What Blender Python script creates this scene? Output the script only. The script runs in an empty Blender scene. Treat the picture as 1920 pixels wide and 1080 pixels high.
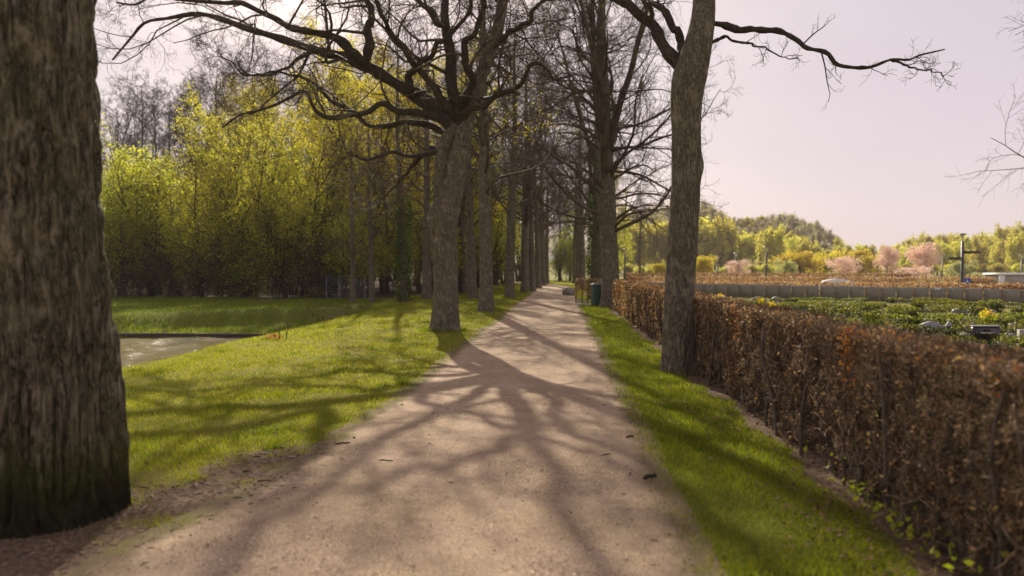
import bpy, math
import numpy as np
from mathutils import Vector, Matrix, Euler

S = bpy.context.scene
COL = S.collection
PI = math.pi
RNG = np.random.default_rng(11)

# ------------------------------------------------------------------ camera
F = 1450.0                      # focal length in pixels of a 1920 wide frame
CAM = np.array([0.0, 0.0, 1.6])
YAW = math.atan(94 / F)
PITCH = math.atan(35 / F)
CR = np.array(Euler((PI / 2 - PITCH, 0, YAW)).to_matrix())


def ray(px, py):
    return CR @ np.array([(px - 960) / F, (540 - py) / F, -1.0])


def W(px, py, Y):               # the point at depth Y seen at this place of the photograph
    d = ray(px, py)
    return CAM + d * (Y / d[1])


def G(px, py, z=0.0):           # the point of the ground seen there
    d = ray(px, py)
    return CAM + d * ((z - 1.6) / d[2])


cam = bpy.data.cameras.new("camera")
cam.sensor_width = 36
cam.lens = F / 1920 * 36
cam.clip_end = 3000
cam.clip_start = 0.05
cam.dof.use_dof = True
cam.dof.focus_distance = 11.5
cam.dof.aperture_fstop = 1.15
co = bpy.data.objects.new("camera", cam)
co.location = CAM
co.rotation_euler = Euler((PI / 2 - PITCH, 0, YAW))
COL.objects.link(co)
S.camera = co

# ------------------------------------------------------------------ light
SUN_EL = math.radians(31)
SUN_AZ = math.radians(-12)      # left of the path's direction
sdir = Vector((math.sin(SUN_AZ) * math.cos(SUN_EL), math.cos(SUN_AZ) * math.cos(SUN_EL), math.sin(SUN_EL)))
sl = bpy.data.lights.new("sun", 'SUN')
sl.energy = 5.0
sl.angle = math.radians(0.6)
sl.color = (1.0, 0.88, 0.72)
so = bpy.data.objects.new("sun", sl)
so.rotation_euler = sdir.to_track_quat('Z', 'Y').to_euler()
COL.objects.link(so)

S.view_settings.view_transform = 'Standard'
S.view_settings.look = 'None'
S.view_settings.gamma = 1
S.view_settings.exposure = 0.78
S.render.film_transparent = False
S.cycles.max_bounces = 6
S.cycles.diffuse_bounces = 5
S.cycles.glossy_bounces = 2
S.cycles.transmission_bounces = 4
S.cycles.transparent_max_bounces = 4
S.cycles.caustics_reflective = False
S.cycles.caustics_refractive = False
S.cycles.use_denoising = True

# ------------------------------------------------------------------ node helper


class NT:
    def __init__(self, mat):
        self.t = mat.node_tree
        self.t.nodes.clear()

    def n(self, kind, **kw):
        nd = self.t.nodes.new(kind)
        for k, v in kw.items():
            if k.startswith('i_'):
                nd.inputs[k[2:].replace('_', ' ')].default_value = v
            elif isinstance(k, str):
                setattr(nd, k, v)
        return nd

    def l(self, a, b):
        self.t.links.new(a, b)

    def ramp(self, fac, stops, interp='LINEAR'):
        r = self.t.nodes.new('ShaderNodeValToRGB')
        r.color_ramp.interpolation = interp
        el = r.color_ramp.elements
        while len(el) < len(stops):
            el.new(0.5)
        for e, (p, c) in zip(el, stops):
            e.position = p
            e.color = (c[0], c[1], c[2], 1)
        self.l(fac, r.inputs[0])
        return r.outputs[0]

    def noise(self, vec, scale, detail=4, rough=0.55, dist=0.0):
        nd = self.n('ShaderNodeTexNoise')
        nd.inputs['Scale'].default_value = scale
        nd.inputs['Detail'].default_value = detail
        nd.inputs['Roughness'].default_value = rough
        nd.inputs['Distortion'].default_value = dist
        if vec is not None:
            self.l(vec, nd.inputs['Vector'])
        return nd.outputs['Fac']

    def mapping(self, vec, scale=(1, 1, 1), loc=(0, 0, 0)):
        m = self.n('ShaderNodeMapping')
        m.inputs['Scale'].default_value = scale
        m.inputs['Location'].default_value = loc
        self.l(vec, m.inputs['Vector'])
        return m.outputs[0]

    def math(self, op, a, b=None, clamp=False):
        m = self.n('ShaderNodeMath', operation=op, use_clamp=clamp)
        for i, v in enumerate((a, b)):
            if v is None:
                continue
            if isinstance(v, (int, float)):
                m.inputs[i].default_value = v
            else:
                self.l(v, m.inputs[i])
        return m.outputs[0]

    def mix(self, fac, a, b, blend='MIX'):
        m = self.n('ShaderNodeMix', data_type='RGBA', blend_type=blend)
        if isinstance(fac, (int, float)):
            m.inputs[0].default_value = fac
        else:
            self.l(fac, m.inputs[0])
        for i, v in ((6, a), (7, b)):
            if isinstance(v, (tuple, list)):
                m.inputs[i].default_value = (v[0], v[1], v[2], 1)
            else:
                self.l(v, m.inputs[i])
        return m.outputs[2]

    def bump(self, h, strength=0.5, dist=0.02):
        b = self.n('ShaderNodeBump')
        b.inputs['Strength'].default_value = strength
        b.inputs['Distance'].default_value = dist
        self.l(h, b.inputs['Height'])
        return b.outputs[0]

    def principled(self, col, rough=0.8, normal=None, spec=0.3, metal=0.0):
        p = self.n('ShaderNodeBsdfPrincipled')
        if isinstance(col, (tuple, list)):
            p.inputs['Base Color'].default_value = (col[0], col[1], col[2], 1)
        else:
            self.l(col, p.inputs['Base Color'])
        if isinstance(rough, (int, float)):
            p.inputs['Roughness'].default_value = rough
        else:
            self.l(rough, p.inputs['Roughness'])
        p.inputs['Specular IOR Level'].default_value = spec
        p.inputs['Metallic'].default_value = metal
        if normal is not None:
            self.l(normal, p.inputs['Normal'])
        return p.outputs[0]

    def out(self, sh):
        o = self.n('ShaderNodeOutputMaterial')
        self.l(sh, o.inputs['Surface'])


def newmat(name):
    m = bpy.data.materials.new(name)
    m.use_nodes = True
    return m, NT(m)


# ------------------------------------------------------------------ world
w = bpy.data.worlds.new("World")
S.world = w
w.use_nodes = True
t = NT(w)
sky = t.n('ShaderNodeTexSky', sky_type='NISHITA', sun_disc=False)
sky.sun_elevation = SUN_EL
sky.sun_rotation = SUN_AZ
sky.dust_density = 3.0
sky.air_density = 1.2
tc = t.n('ShaderNodeTexCoord')
cl = t.noise(t.mapping(tc.outputs['Generated'], (1.2, 1.2, 3.0)), 1.6, 4, 0.5)
cf = t.ramp(cl, [(0.3, (0.80,) * 3), (0.7, (0.97,) * 3)])
ccol = t.ramp(cl, [(0.3, (0.398, 0.340, 0.375)), (0.68, (0.447, 0.382, 0.415))])
sz = t.n('ShaderNodeSeparateXYZ')
t.l(tc.outputs['Generated'], sz.inputs[0])
grd = t.ramp(sz.outputs[2], [(0.0, (1.04, 1.04, 1.06)), (0.10, (1.0, 1.0, 1.02)), (0.36, (0.89, 0.865, 0.865)), (0.8, (0.95, 0.93, 0.93))])
ccol = t.mix(1.0, ccol, grd, 'MULTIPLY')
ccol = t.mix(1.0, ccol, (10.0, 10.0, 10.0), 'MULTIPLY')
skc = t.mix(cf, sky.outputs[0], ccol)
bg = t.n('ShaderNodeBackground')
bg.inputs['Strength'].default_value = 0.1
t.l(skc, bg.inputs['Color'])
wo = t.n('ShaderNodeOutputWorld')
t.l(bg.outputs[0], wo.inputs['Surface'])

# ------------------------------------------------------------------ materials


def bark_material(name, lo, hi, green=0.25, scale=1.0, moss=None, bump=0.9):
    m, t = newmat(name)
    tc = t.n('ShaderNodeTexCoord')
    v = tc.outputs['Object']
    warp = t.noise(v, 2.2 * scale, 2)
    wv = t.n('ShaderNodeVectorMath', operation='ADD')
    t.l(v, wv.inputs[0])
    wm = t.n('ShaderNodeVectorMath', operation='SCALE')
    wm.inputs['Scale'].default_value = 0.12
    cmb = t.n('ShaderNodeCombineXYZ')
    t.l(warp, cmb.inputs[0])
    t.l(warp, cmb.inputs[1])
    t.l(cmb.outputs[0], wm.inputs[0])
    t.l(wm.outputs[0], wv.inputs[1])
    n_a = t.noise(t.mapping(wv.outputs[0], (1, 1, 0.15)), 30 * scale, 4, 0.6, 0.6)
    n_b = t.noise(t.mapping(wv.outputs[0], (1, 1, 0.32)), 70 * scale, 3, 0.6, 0.4)
    def ridged(n):
        return t.math('MULTIPLY', t.math('ABSOLUTE', t.math('SUBTRACT', n, 0.5)), 4.5, True)
    ridge = t.math('ADD', t.math('MULTIPLY', ridged(n_a), 0.6), t.math('MULTIPLY', ridged(n_b), 0.35))
    fine = t.noise(t.mapping(v, (1, 1, 0.5)), 60 * scale, 5, 0.7)
    h = t.math('ADD', t.math('MULTIPLY', ridge, 0.7), t.math('MULTIPLY', fine, 0.4))
    col = t.ramp(h, [(0.2, lo), (0.45, tuple((p + q) * .48 for p, q in zip(lo, hi))), (0.8, hi)])
    big = t.noise(v, 1.3, 3)
    col = t.mix(t.ramp(big, [(0.42, (0, 0, 0)), (0.7, (green,) * 3)]), col, (0.075, 0.085, 0.035))
    blot = t.noise(v, 4.0, 4, 0.6)
    col = t.mix(t.ramp(blot, [(0.55, (0, 0, 0)), (0.75, (0.45,) * 3)]), col, (hi[0] * 1.25, hi[1] * 1.25, hi[2] * 1.2))
    if moss:
        sep = t.n('ShaderNodeSeparateXYZ')
        t.l(v, sep.inputs[0])
        nz = t.noise(t.mapping(v, (1, 1, 0.3)), 7, 5, 0.6)
        z = t.math('ADD', sep.outputs[2], t.math('MULTIPLY', t.math('SUBTRACT', nz, 0.5), -0.9))
        f = t.math('DIVIDE', t.math('SUBTRACT', moss + 0.14, z), 0.50, True)
        mcol = t.ramp(fine, [(0.3, (0.012, 0.014, 0.004)), (0.75, (0.070, 0.085, 0.012))])
        low = t.math('DIVIDE', t.math('SUBTRACT', moss * 0.45, z), 0.25, True)
        mcol = t.mix(low, mcol, (0.012, 0.011, 0.006))  # shade at the foot painted near-black over the moss colour
        col = t.mix(t.math('MULTIPLY', f, 0.9), col, mcol)
    t.out(t.principled(col, 0.92, t.bump(h, bump, 0.03), 0.15))
    return m


BARK = bark_material('oak_bark', (0.034, 0.029, 0.019), (0.40, 0.345, 0.245), 0.4)
BARK_BIG = bark_material('old_oak_bark', (0.018, 0.015, 0.008), (0.30, 0.262, 0.172), 0.35, 0.5, moss=0.58, bump=1.0)
BARK_FAR = bark_material('forest_bark', (0.035, 0.027, 0.016), (0.17, 0.135, 0.09), 0.3, 0.6)


def limb_material(name, lo, hi):
    m, t = newmat(name)
    tc = t.n('ShaderNodeTexCoord')
    nz = t.noise(tc.outputs['Object'], 22, 5, 0.65)
    col = t.ramp(nz, [(0.3, lo), (0.75, hi)])
    g = t.n('ShaderNodeNewGeometry')
    sep = t.n('ShaderNodeSeparateXYZ')
    t.l(g.outputs['Normal'], sep.inputs[0])
    mo = t.math('MULTIPLY', t.math('SUBTRACT', sep.outputs[2], 0.35, True), t.noise(tc.outputs['Object'], 2.5, 3))
    col = t.mix(t.math('MULTIPLY', mo, 1.3, True), col, (0.05, 0.065, 0.012))
    t.out(t.principled(col, 0.92, t.bump(nz, 0.6, 0.015), 0.12))
    return m


LIMB = limb_material('limb_bark', (0.020, 0.016, 0.011), (0.105, 0.085, 0.060))


def plain(name, lo, hi, scale=20, rough=0.8, spec=0.2, bump=0.0, metal=0.0):
    m, t = newmat(name)
    tc = t.n('ShaderNodeTexCoord')
    nz = t.noise(tc.outputs['Object'], scale, 5, 0.6)
    col = t.ramp(nz, [(0.3, lo), (0.7, hi)])
    t.out(t.principled(col, rough, t.bump(nz, bump, 0.01) if bump else None, spec, metal))
    return m


TWIG = plain('twig_bark', (0.042, 0.032, 0.019), (0.125, 0.098, 0.060), 3)
TWIG_PALE = plain('pale_twig_bark', (0.045, 0.032, 0.022), (0.095, 0.072, 0.050), 2)
STEM = plain('thicket_stem', (0.045, 0.036, 0.020), (0.13, 0.10, 0.06), 2)


def leaf_material(name, stops, trans=0.5, hue_obj=0.25, rough=0.55, tint=(1.45, 1.5, 0.9), patch=0.5, patch_col=None):
    m, t = newmat(name)
    g = t.n('ShaderNodeNewGeometry')
    col = t.ramp(g.outputs['Random Per Island'], stops)
    if patch_col:
        tc = t.n('ShaderNodeTexCoord')
        pn = t.noise(tc.outputs['Object'], 0.55, 3)
        col = t.mix(t.ramp(pn, [(0.4, (0, 0, 0)), (0.65, (patch,) * 3)]), col, patch_col)
    if hue_obj:
        oi = t.n('ShaderNodeObjectInfo')
        hs = t.n('ShaderNodeHueSaturation')
        t.l(t.math('ADD', 0.5 - 0.035 * hue_obj * 2, t.math('MULTIPLY', oi.outputs['Random'], 0.14 * hue_obj)), hs.inputs['Hue'])
        t.l(t.math('ADD', 0.85, t.math('MULTIPLY', oi.outputs['Random'], 0.3)), hs.inputs['Value'])
        t.l(col, hs.inputs['Color'])
        col = hs.outputs[0]
    p = t.principled(col, rough, None, 0.25)
    tr = t.n('ShaderNodeBsdfTranslucent')
    brt = t.mix(1.0, col, tint, 'MULTIPLY')
    t.l(brt, tr.inputs['Color'])
    ms = t.n('ShaderNodeMixShader')
    ms.inputs[0].default_value = trans
    t.l(p, ms.inputs[1])
    t.l(tr.outputs[0], ms.inputs[2])
    t.out(ms.outputs[0])
    return m


LEAF_YELLOW = leaf_material('yellow_spring_leaf', [(0, (0.266, 0.231, 0.031)), (0.5, (0.483, 0.413, 0.037)), (1, (0.652, 0.550, 0.053))], 0.46)
LEAF_LIME = leaf_material('lime_spring_leaf', [(0, (0.192, 0.215, 0.034)), (0.5, (0.410, 0.423, 0.044)), (1, (0.666, 0.611, 0.063))], 0.46)
LEAF_GREEN = leaf_material('green_leaf', [(0, (0.133, 0.174, 0.020)), (0.5, (0.320, 0.377, 0.026)), (1, (0.480, 0.493, 0.036))], 0.44)
LEAF_DARK = leaf_material('dark_thicket_leaf', [(0, (0.167, 0.175, 0.028)), (0.6, (0.348, 0.336, 0.034)), (1, (0.515, 0.462, 0.042))], 0.42)
LEAF_IVY = leaf_material('ivy_leaf', [(0, (0.026, 0.046, 0.010)), (0.7, (0.078, 0.111, 0.016)), (1, (0.195, 0.208, 0.019))], 0.35)
LEAF_BEECH = leaf_material('dry_beech_leaf', [(0, (0.160, 0.084, 0.038)), (0.55, (0.36, 0.205, 0.098)), (1, (0.54, 0.36, 0.19))], 0.25, 0.1)
LEAF_ORANGE = leaf_material('orange_beech_leaf', [(0, (0.20, 0.075, 0.025)), (1, (0.40, 0.17, 0.06))], 0.45, 0)
LEAF_RUST = leaf_material('rusty_hedge_leaf', [(0, (0.15, 0.085, 0.048)), (0.6, (0.33, 0.185, 0.11)), (1, (0.47, 0.29, 0.18))], 0.35, 0.1)
LEAF_BUD = leaf_material('oak_bud', [(0, (0.16, 0.11, 0.018)), (1, (0.32, 0.23, 0.03))], 0.5, 0)
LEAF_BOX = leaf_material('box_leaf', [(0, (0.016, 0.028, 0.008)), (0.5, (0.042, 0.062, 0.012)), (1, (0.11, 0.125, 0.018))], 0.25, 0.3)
LEAF_BOX_LIT = leaf_material('golden_lit_box_leaf', [(0, (0.06, 0.08, 0.012)), (0.5, (0.14, 0.15, 0.016)), (1, (0.30, 0.27, 0.02))], 0.4, 0.3)
PETAL_PINK = leaf_material('pink_blossom', [(0, (0.56, 0.38, 0.34)), (0.6, (0.74, 0.54, 0.48)), (1, (0.84, 0.70, 0.64))], 0.4, 0.1, tint=(1.1, 1.08, .95))
PETAL_PALE = leaf_material('pale_blossom', [(0, (0.24, 0.26, 0.10)), (0.6, (0.42, 0.42, 0.22)), (1, (0.62, 0.60, 0.40))], 0.4, 0.1)
PETAL_YELLOW = leaf_material('yellow_petal', [(0, (0.7, 0.42, 0.01)), (1, (0.85, 0.6, 0.03))], 0.4, 0)
FAR_LIME = leaf_material('far_lime_leaf', [(0, (0.295, 0.279, 0.070)), (0.5, (0.496, 0.457, 0.093)), (1, (0.651, 0.589, 0.124))], 0.5, 0.2)
FAR_YELLOW = leaf_material('far_yellow_leaf', [(0, (0.324, 0.252, 0.036)), (0.5, (0.480, 0.372, 0.042)), (1, (0.600, 0.468, 0.060))], 0.5, 0.3)
FAR_GREY = leaf_material('far_bare_crown', [(0, (0.204, 0.174, 0.120)), (0.5, (0.300, 0.264, 0.180)), (1, (0.396, 0.348, 0.228))], 0.45, 0.3)
GRASS = leaf_material('lawn_blade', [(0, (0.10, 0.13, 0.008)), (0.55, (0.215, 0.235, 0.013)), (1, (0.37, 0.32, 0.045))], 0.55, 0)
GRASS_RICH = leaf_material('rich_blade', [(0, (0.055, 0.095, 0.007)), (0.6, (0.13, 0.175, 0.010)), (1, (0.23, 0.24, 0.02))], 0.5, 0)


LEAF_LITTER = leaf_material('fallen_leaf', [(0, (0.05, 0.028, 0.014)), (0.6, (0.16, 0.088, 0.042)), (1, (0.30, 0.18, 0.09))], 0.15, 0, 0.8)
GRASS_VERGE = leaf_material('verge_blade', [(0, (0.075, 0.11, 0.008)), (0.55, (0.175, 0.205, 0.012)), (1, (0.31, 0.29, 0.03))], 0.55, 0)


def ground_material():
    m, t = newmat('ground_cover')
    g = t.n('ShaderNodeNewGeometry')
    P = g.outputs['Position']
    at = t.n('ShaderNodeAttribute', attribute_name='soil')
    dr = t.n('ShaderNodeAttribute', attribute_name='dry')
    rc = t.n('ShaderNodeAttribute', attribute_name='rich')
    n1 = t.noise(P, 3.5, 6, 0.65)
    n2 = t.noise(P, 28, 5, 0.7)
    n3 = t.noise(P, 0.6, 4, 0.6)
    n4 = t.noise(P, 160, 3, 0.7)
    gcol = t.ramp(n2, [(0.25, (0.065, 0.082, 0.010)), (0.55, (0.15, 0.16, 0.016)), (0.8, (0.27, 0.24, 0.04))])
    gcol = t.mix(t.ramp(n3, [(0.42, (0, 0, 0)), (0.62, (0.55,) * 3)]), gcol, (0.205, 0.175, 0.028))
    gcol = t.mix(t.math('MULTIPLY', dr.outputs['Fac'], t.ramp(n1, [(0.35, (0, 0, 0)), (0.65, (1, 1, 1))])), gcol, (0.25, 0.20, 0.06))
    gcol = t.mix(t.math('MULTIPLY', rc.outputs['Fac'], 0.8), gcol, t.ramp(n2, [(0.3, (0.045, 0.07, 0.008)), (0.75, (0.14, 0.18, 0.013))]))
    scol = t.ramp(n2, [(0.25, (0.045, 0.030, 0.018)), (0.5, (0.15, 0.105, 0.068)), (0.75, (0.36, 0.26, 0.175))])
    scol = t.mix(t.ramp(n4, [(0.45, (0, 0, 0)), (0.7, (0.5,) * 3)]), scol, (0.12, 0.085, 0.055))
    sp = t.n('ShaderNodeSeparateXYZ')
    t.l(P, sp.inputs[0])
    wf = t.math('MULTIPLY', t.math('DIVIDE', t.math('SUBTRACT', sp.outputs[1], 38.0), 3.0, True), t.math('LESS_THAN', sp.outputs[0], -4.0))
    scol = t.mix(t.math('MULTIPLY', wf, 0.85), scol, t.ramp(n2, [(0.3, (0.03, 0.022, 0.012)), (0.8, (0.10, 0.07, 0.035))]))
    f = t.math('ADD', at.outputs['Fac'], t.math('MULTIPLY', t.math('SUBTRACT', n1, 0.5), 0.9))
    f = t.math('ADD', f, t.math('MULTIPLY', t.math('SUBTRACT', n2, 0.5), 0.5))
    f = t.math('MULTIPLY', t.math('SUBTRACT', f, 0.42), 5.0, True)
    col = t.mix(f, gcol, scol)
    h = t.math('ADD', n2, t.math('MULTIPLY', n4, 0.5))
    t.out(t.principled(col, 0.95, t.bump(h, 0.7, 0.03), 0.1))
    return m


def gravel_material():
    m, t = newmat('path_gravel')
    g = t.n('ShaderNodeNewGeometry')
    P = g.outputs['Position']
    vor = t.n('ShaderNodeTexVoronoi', feature='F1')
    vor.inputs['Scale'].default_value = 130
    t.l(P, vor.inputs['Vector'])
    n1 = t.noise(P, 260, 3, 0.7)
    n2 = t.noise(P, 6.0, 6, 0.65)
    n3 = t.noise(P, 0.9, 4, 0.6)
    col = t.ramp(vor.outputs['Color'], [(0.1, (0.20, 0.135, 0.085)), (0.5, (0.475, 0.352, 0.205)), (0.9, (0.70, 0.56, 0.355))])
    col = t.mix(t.ramp(n1, [(0.35, (0.55,) * 3), (0.6, (0, 0, 0))]), col, (0.17, 0.115, 0.09))
    col = t.mix(t.ramp(n2, [(0.45, (0, 0, 0)), (0.66, (0.75,) * 3)]), col, (0.27, 0.19, 0.125))
    col = t.mix(t.ramp(n3, [(0.4, (0, 0, 0)), (0.7, (0.45,) * 3)]), col, (0.60, 0.455, 0.33))
    ed = t.n('ShaderNodeAttribute', attribute_name='edge')
    ef = t.math('ADD', ed.outputs['Fac'], t.math('MULTIPLY', t.math('SUBTRACT', n2, 0.5), 0.55))
    ef = t.math('ADD', ef, t.math('MULTIPLY', t.math('SUBTRACT', n1, 0.5), 0.25))
    ecol = t.ramp(n1, [(0.3, (0.09, 0.065, 0.035)), (0.6, (0.22, 0.165, 0.09)), (0.8, (0.36, 0.27, 0.17))])
    ecol = t.mix(t.ramp(t.noise(P, 2.2, 4), [(0.48, (0, 0, 0)), (0.62, (0.75,) * 3)]), ecol, (0.14, 0.145, 0.02))
    col = t.mix(t.math('MULTIPLY', t.math('SUBTRACT', ef, 0.60), 3.0, True), col, ecol)
    wt = t.noise(t.mapping(P, (1.6, 0.22, 1)), 1.0, 3, 0.5)
    col = t.mix(t.ramp(wt, [(0.40, (0.35,) * 3), (0.55, (0, 0, 0))]), col, (0.27, 0.19, 0.12))
    h = t.math('ADD', vor.outputs['Distance'], t.math('MULTIPLY', n2, 1.2))
    t.out(t.principled(col, 0.9, t.bump(h, 0.9, 0.012), 0.2))
    return m


def water_material():
    m, t = newmat('pond_water')
    g = t.n('ShaderNodeNewGeometry')
    P = g.outputs['Position']
    v = t.mapping(P, (1.0, 1.7, 1.0))
    n1 = t.noise(v, 3.2, 4, 0.6, 0.6)
    n2 = t.noise(v, 9.0, 3, 0.6, 0.3)
    h = t.math('ADD', n1, t.math('MULTIPLY', n2, 0.45))
    p = t.principled((0.15, 0.125, 0.036), 0.10, t.bump(h, 1.0, 0.05), 0.6)
    t.out(p)
    return m


M_GROUND = ground_material()
M_GRAVEL = gravel_material()
M_WATER = water_material()
STONE = plain('weathered_stone', (0.20, 0.19, 0.155), (0.34, 0.315, 0.26), 14, 0.85, 0.2, 0.4)
STONE_LIGHT = plain('pale_stone', (0.26, 0.24, 0.20), (0.40, 0.37, 0.31), 10, 0.8, 0.2, 0.3)
STONE_GREY = plain('grey_granite', (0.17, 0.18, 0.18), (0.33, 0.34, 0.34), 60, 0.5, 0.4)
STONE_RED = plain('red_granite', (0.10, 0.035, 0.028), (0.20, 0.08, 0.06), 60, 0.35, 0.5)
STONE_BLACK = plain('black_granite', (0.006, 0.006, 0.007), (0.016, 0.016, 0.018), 60, 0.12, 0.6)
INLAY = plain('pale_inlay', (0.35, 0.36, 0.36), (0.5, 0.5, 0.5), 30, 0.5)
WHITE = plain('white_paint', (0.70, 0.69, 0.66), (0.80, 0.79, 0.77), 5, 0.5)
BEIGE = plain('beige_panel', (0.34, 0.315, 0.27), (0.42, 0.39, 0.34), 3, 0.7)
METAL = plain('dark_lacquered_metal', (0.012, 0.014, 0.016), (0.03, 0.032, 0.034), 15, 0.45, 0.4)
GLASS_LAMP = plain('opal_glass', (0.62, 0.60, 0.50), (0.72, 0.70, 0.60), 5, 0.25, 0.5)
GREEN_PLASTIC = plain('green_plastic', (0.006, 0.040, 0.012), (0.012, 0.062, 0.020), 6, 0.45, 0.4)
GREEN_LID = plain('faded_green_lid', (0.10, 0.13, 0.12), (0.17, 0.20, 0.18), 9, 0.55, 0.4)
RUBBER = plain('black_rubber', (0.012, 0.012, 0.012), (0.025, 0.025, 0.025), 20, 0.8)
BLUE = plain('blue_sign_paint', (0.01, 0.05, 0.33), (0.015, 0.07, 0.42), 8, 0.5)
WOOD_WET = plain('wet_timber', (0.014, 0.010, 0.007), (0.05, 0.037, 0.025), 12, 0.7, 0.3, 0.4)
STONE_WARM = plain('mossy_boulder', (0.14, 0.13, 0.10), (0.30, 0.27, 0.22), 6, 0.9, 0.1, 0.6)

# ------------------------------------------------------------------ object helpers


def link(name, me, parent=None):
    o = bpy.data.objects.new(name, me)
    COL.objects.link(o)
    if parent is not None:
        o.parent = parent
    return o


def tag(o, label=None, cat=None, group=None, kind=None):
    if label:
        o['label'] = label
    if cat:
        o['category'] = cat
    if group:
        o['group'] = group
    if kind:
        o['kind'] = kind
    return o


def thing(name, label, cat, loc=(0, 0, 0), rotz=0.0, group=None, scale=1.0):
    o = bpy.data.objects.new(name, None)
    o.empty_display_size = 0.2
    COL.objects.link(o)
    o.location = [float(c) for c in loc]
    o.rotation_euler = (0, 0, rotz)
    if not np.isscalar(scale):
        o.scale = scale
    else:
        o.scale = (scale,) * 3
    return tag(o, label, cat, group)


def dup(root, loc, rotz=0.0, scale=1.0, label=None, group=None, name=None):
    r = root.copy()
    if name:
        r.name = name
    COL.objects.link(r)
    r.location = [float(c) for c in loc]
    r.rotation_euler = (0, 0, float(rotz))
    r.scale = (scale,) * 3 if np.isscalar(scale) else scale
    if label:
        r['label'] = label
    if group:
        r['group'] = group
    for ch in list(root.children):
        c = ch.copy()
        COL.objects.link(c)
        c.parent = r
        for gch in list(ch.children):
            d = gch.copy()
            COL.objects.link(d)
            d.parent = c
    return r


def mesh_np(name, V, faces, mats, smooth=True, mat_idx=None):
    """faces: list of integer arrays (M,k)"""
    me = bpy.data.meshes.new(name)
    V = np.ascontiguousarray(V, dtype=np.float32)
    me.vertices.add(len(V))
    me.vertices.foreach_set('co', V.ravel())
    faces = [np.asarray(f, dtype=np.int32) for f in faces if len(f)]
    nl = sum(f.size for f in faces)
    npoly = sum(len(f) for f in faces)
    me.loops.add(nl)
    me.polygons.add(npoly)
    me.loops.foreach_set('vertex_index', np.concatenate([f.ravel() for f in faces]))
    tot = np.concatenate([np.full(len(f), f.shape[1], dtype=np.int32) for f in faces])
    start = np.concatenate([[0], np.cumsum(tot)[:-1]]).astype(np.int32)
    me.polygons.foreach_set('loop_start', start)
    me.polygons.foreach_set('loop_total', tot)
    if smooth:
        me.polygons.foreach_set('use_smooth', np.ones(npoly, dtype=bool))
    if not isinstance(mats, (list, tuple)):
        mats = [mats]
    for mm in mats:
        me.materials.append(mm)
    if mat_idx is not None:
        me.polygons.foreach_set('material_index', np.asarray(mat_idx, dtype=np.int32))
    me.update(calc_edges=True)
    return me


def norm(v):
    return v / np.maximum(np.linalg.norm(v, axis=-1, keepdims=True), 1e-9)


class Tubes:
    def __init__(self):
        self.V = []
        self.Q = []
        self.T = []
        self.n = 0

    def add(self, P, R, sides=5):
        P = np.asarray(P, float)
        R = np.asarray(R, float)
        if P.ndim == 2:
            P = P[None]
            R = R[None]
        N, n, _ = P.shape
        T = norm(np.gradient(P, axis=1))
        mt = np.abs(T).mean(axis=1)
        ref = np.zeros((N, 3))
        ref[np.arange(N), mt.argmin(axis=1)] = 1
        U = norm(np.cross(ref[:, None, :], T))
        Vv = np.cross(T, U)
        a = np.arange(sides) * 2 * PI / sides
        ring = P[:, :, None, :] + R[:, :, None, None] * (np.cos(a)[None, None, :, None] * U[:, :, None, :] + np.sin(a)[None, None, :, None] * Vv[:, :, None, :])
        base = self.n
        self.V.append(ring.reshape(-1, 3))
        idx = base + np.arange(N * n * sides).reshape(N, n, sides)
        a0 = idx[:, :-1, :]
        b0 = np.roll(idx, -1, axis=2)[:, :-1, :]
        a1 = idx[:, 1:, :]
        b1 = np.roll(idx, -1, axis=2)[:, 1:, :]
        self.Q.append(np.stack([a0, b0, b1, a1], -1).reshape(-1, 4))
        self.n += N * n * sides
        return self

    def build(self, name, mat, parent=None, origin=(0, 0, 0)):
        V = np.concatenate(self.V) - np.asarray(origin)
        me = mesh_np(name, V, [np.concatenate(self.Q)], mat)
        return link(name, me, parent)


def leaves_geo(rng, P, size, n_up=None, aspect=0.6, sizevar=0.4):
    """one bent leaf (a quad) at every point"""
    N = len(P)
    d = norm(rng.normal(size=(N, 3)))
    if n_up is not None:
        nn = norm(rng.normal(size=(N, 3)) + np.array([0, 0, n_up]))
    else:
        nn = norm(rng.normal(size=(N, 3)))
    side = norm(np.cross(d, nn))
    s = size * (1 + sizevar * rng.uniform(-1, 1, (N, 1)))
    d2 = np.cross(nn, side)
    tip = P + d2 * s
    mid = P + d2 * s * 0.5
    a = mid + side * s * aspect * 0.5 + nn * s * 0.1
    b = mid - side * s * aspect * 0.5 + nn * s * 0.1
    V = np.stack([P, a, tip, b], 1).reshape(-1, 3)
    i = np.arange(N) * 4
    return V, np.stack([i, i + 1, i + 2, i + 3], 1)


def leaf_obj(rng, name, P, size, mat, parent=None, origin=(0, 0, 0), **kw):
    V, Q = leaves_geo(rng, np.asarray(P), size, **kw)
    return link(name, mesh_np(name, V - np.asarray(origin), [Q], mat, smooth=False), parent)


def catmull(pts, n):
    pts = np.asarray(pts, float)
    p = np.vstack([2 * pts[0] - pts[1], pts, 2 * pts[-1] - pts[-2]])
    m = len(pts) - 1
    seg = np.linalg.norm(np.diff(pts, axis=0), axis=1)
    cum = np.concatenate([[0], np.cumsum(seg)])
    s = np.linspace(0, cum[-1], n)
    k = np.clip(np.searchsorted(cum, s, side='right') - 1, 0, m - 1)
    t = ((s - cum[k]) / np.maximum(seg[k], 1e-9))[:, None]
    p0, p1, p2, p3 = p[k], p[k + 1], p[k + 2], p[k + 3]
    return 0.5 * (2 * p1 + (p2 - p0) * t + (2 * p0 - 5 * p1 + 4 * p2 - p3) * t ** 2 + (3 * p1 - p0 - 3 * p2 + p3) * t ** 3)


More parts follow.
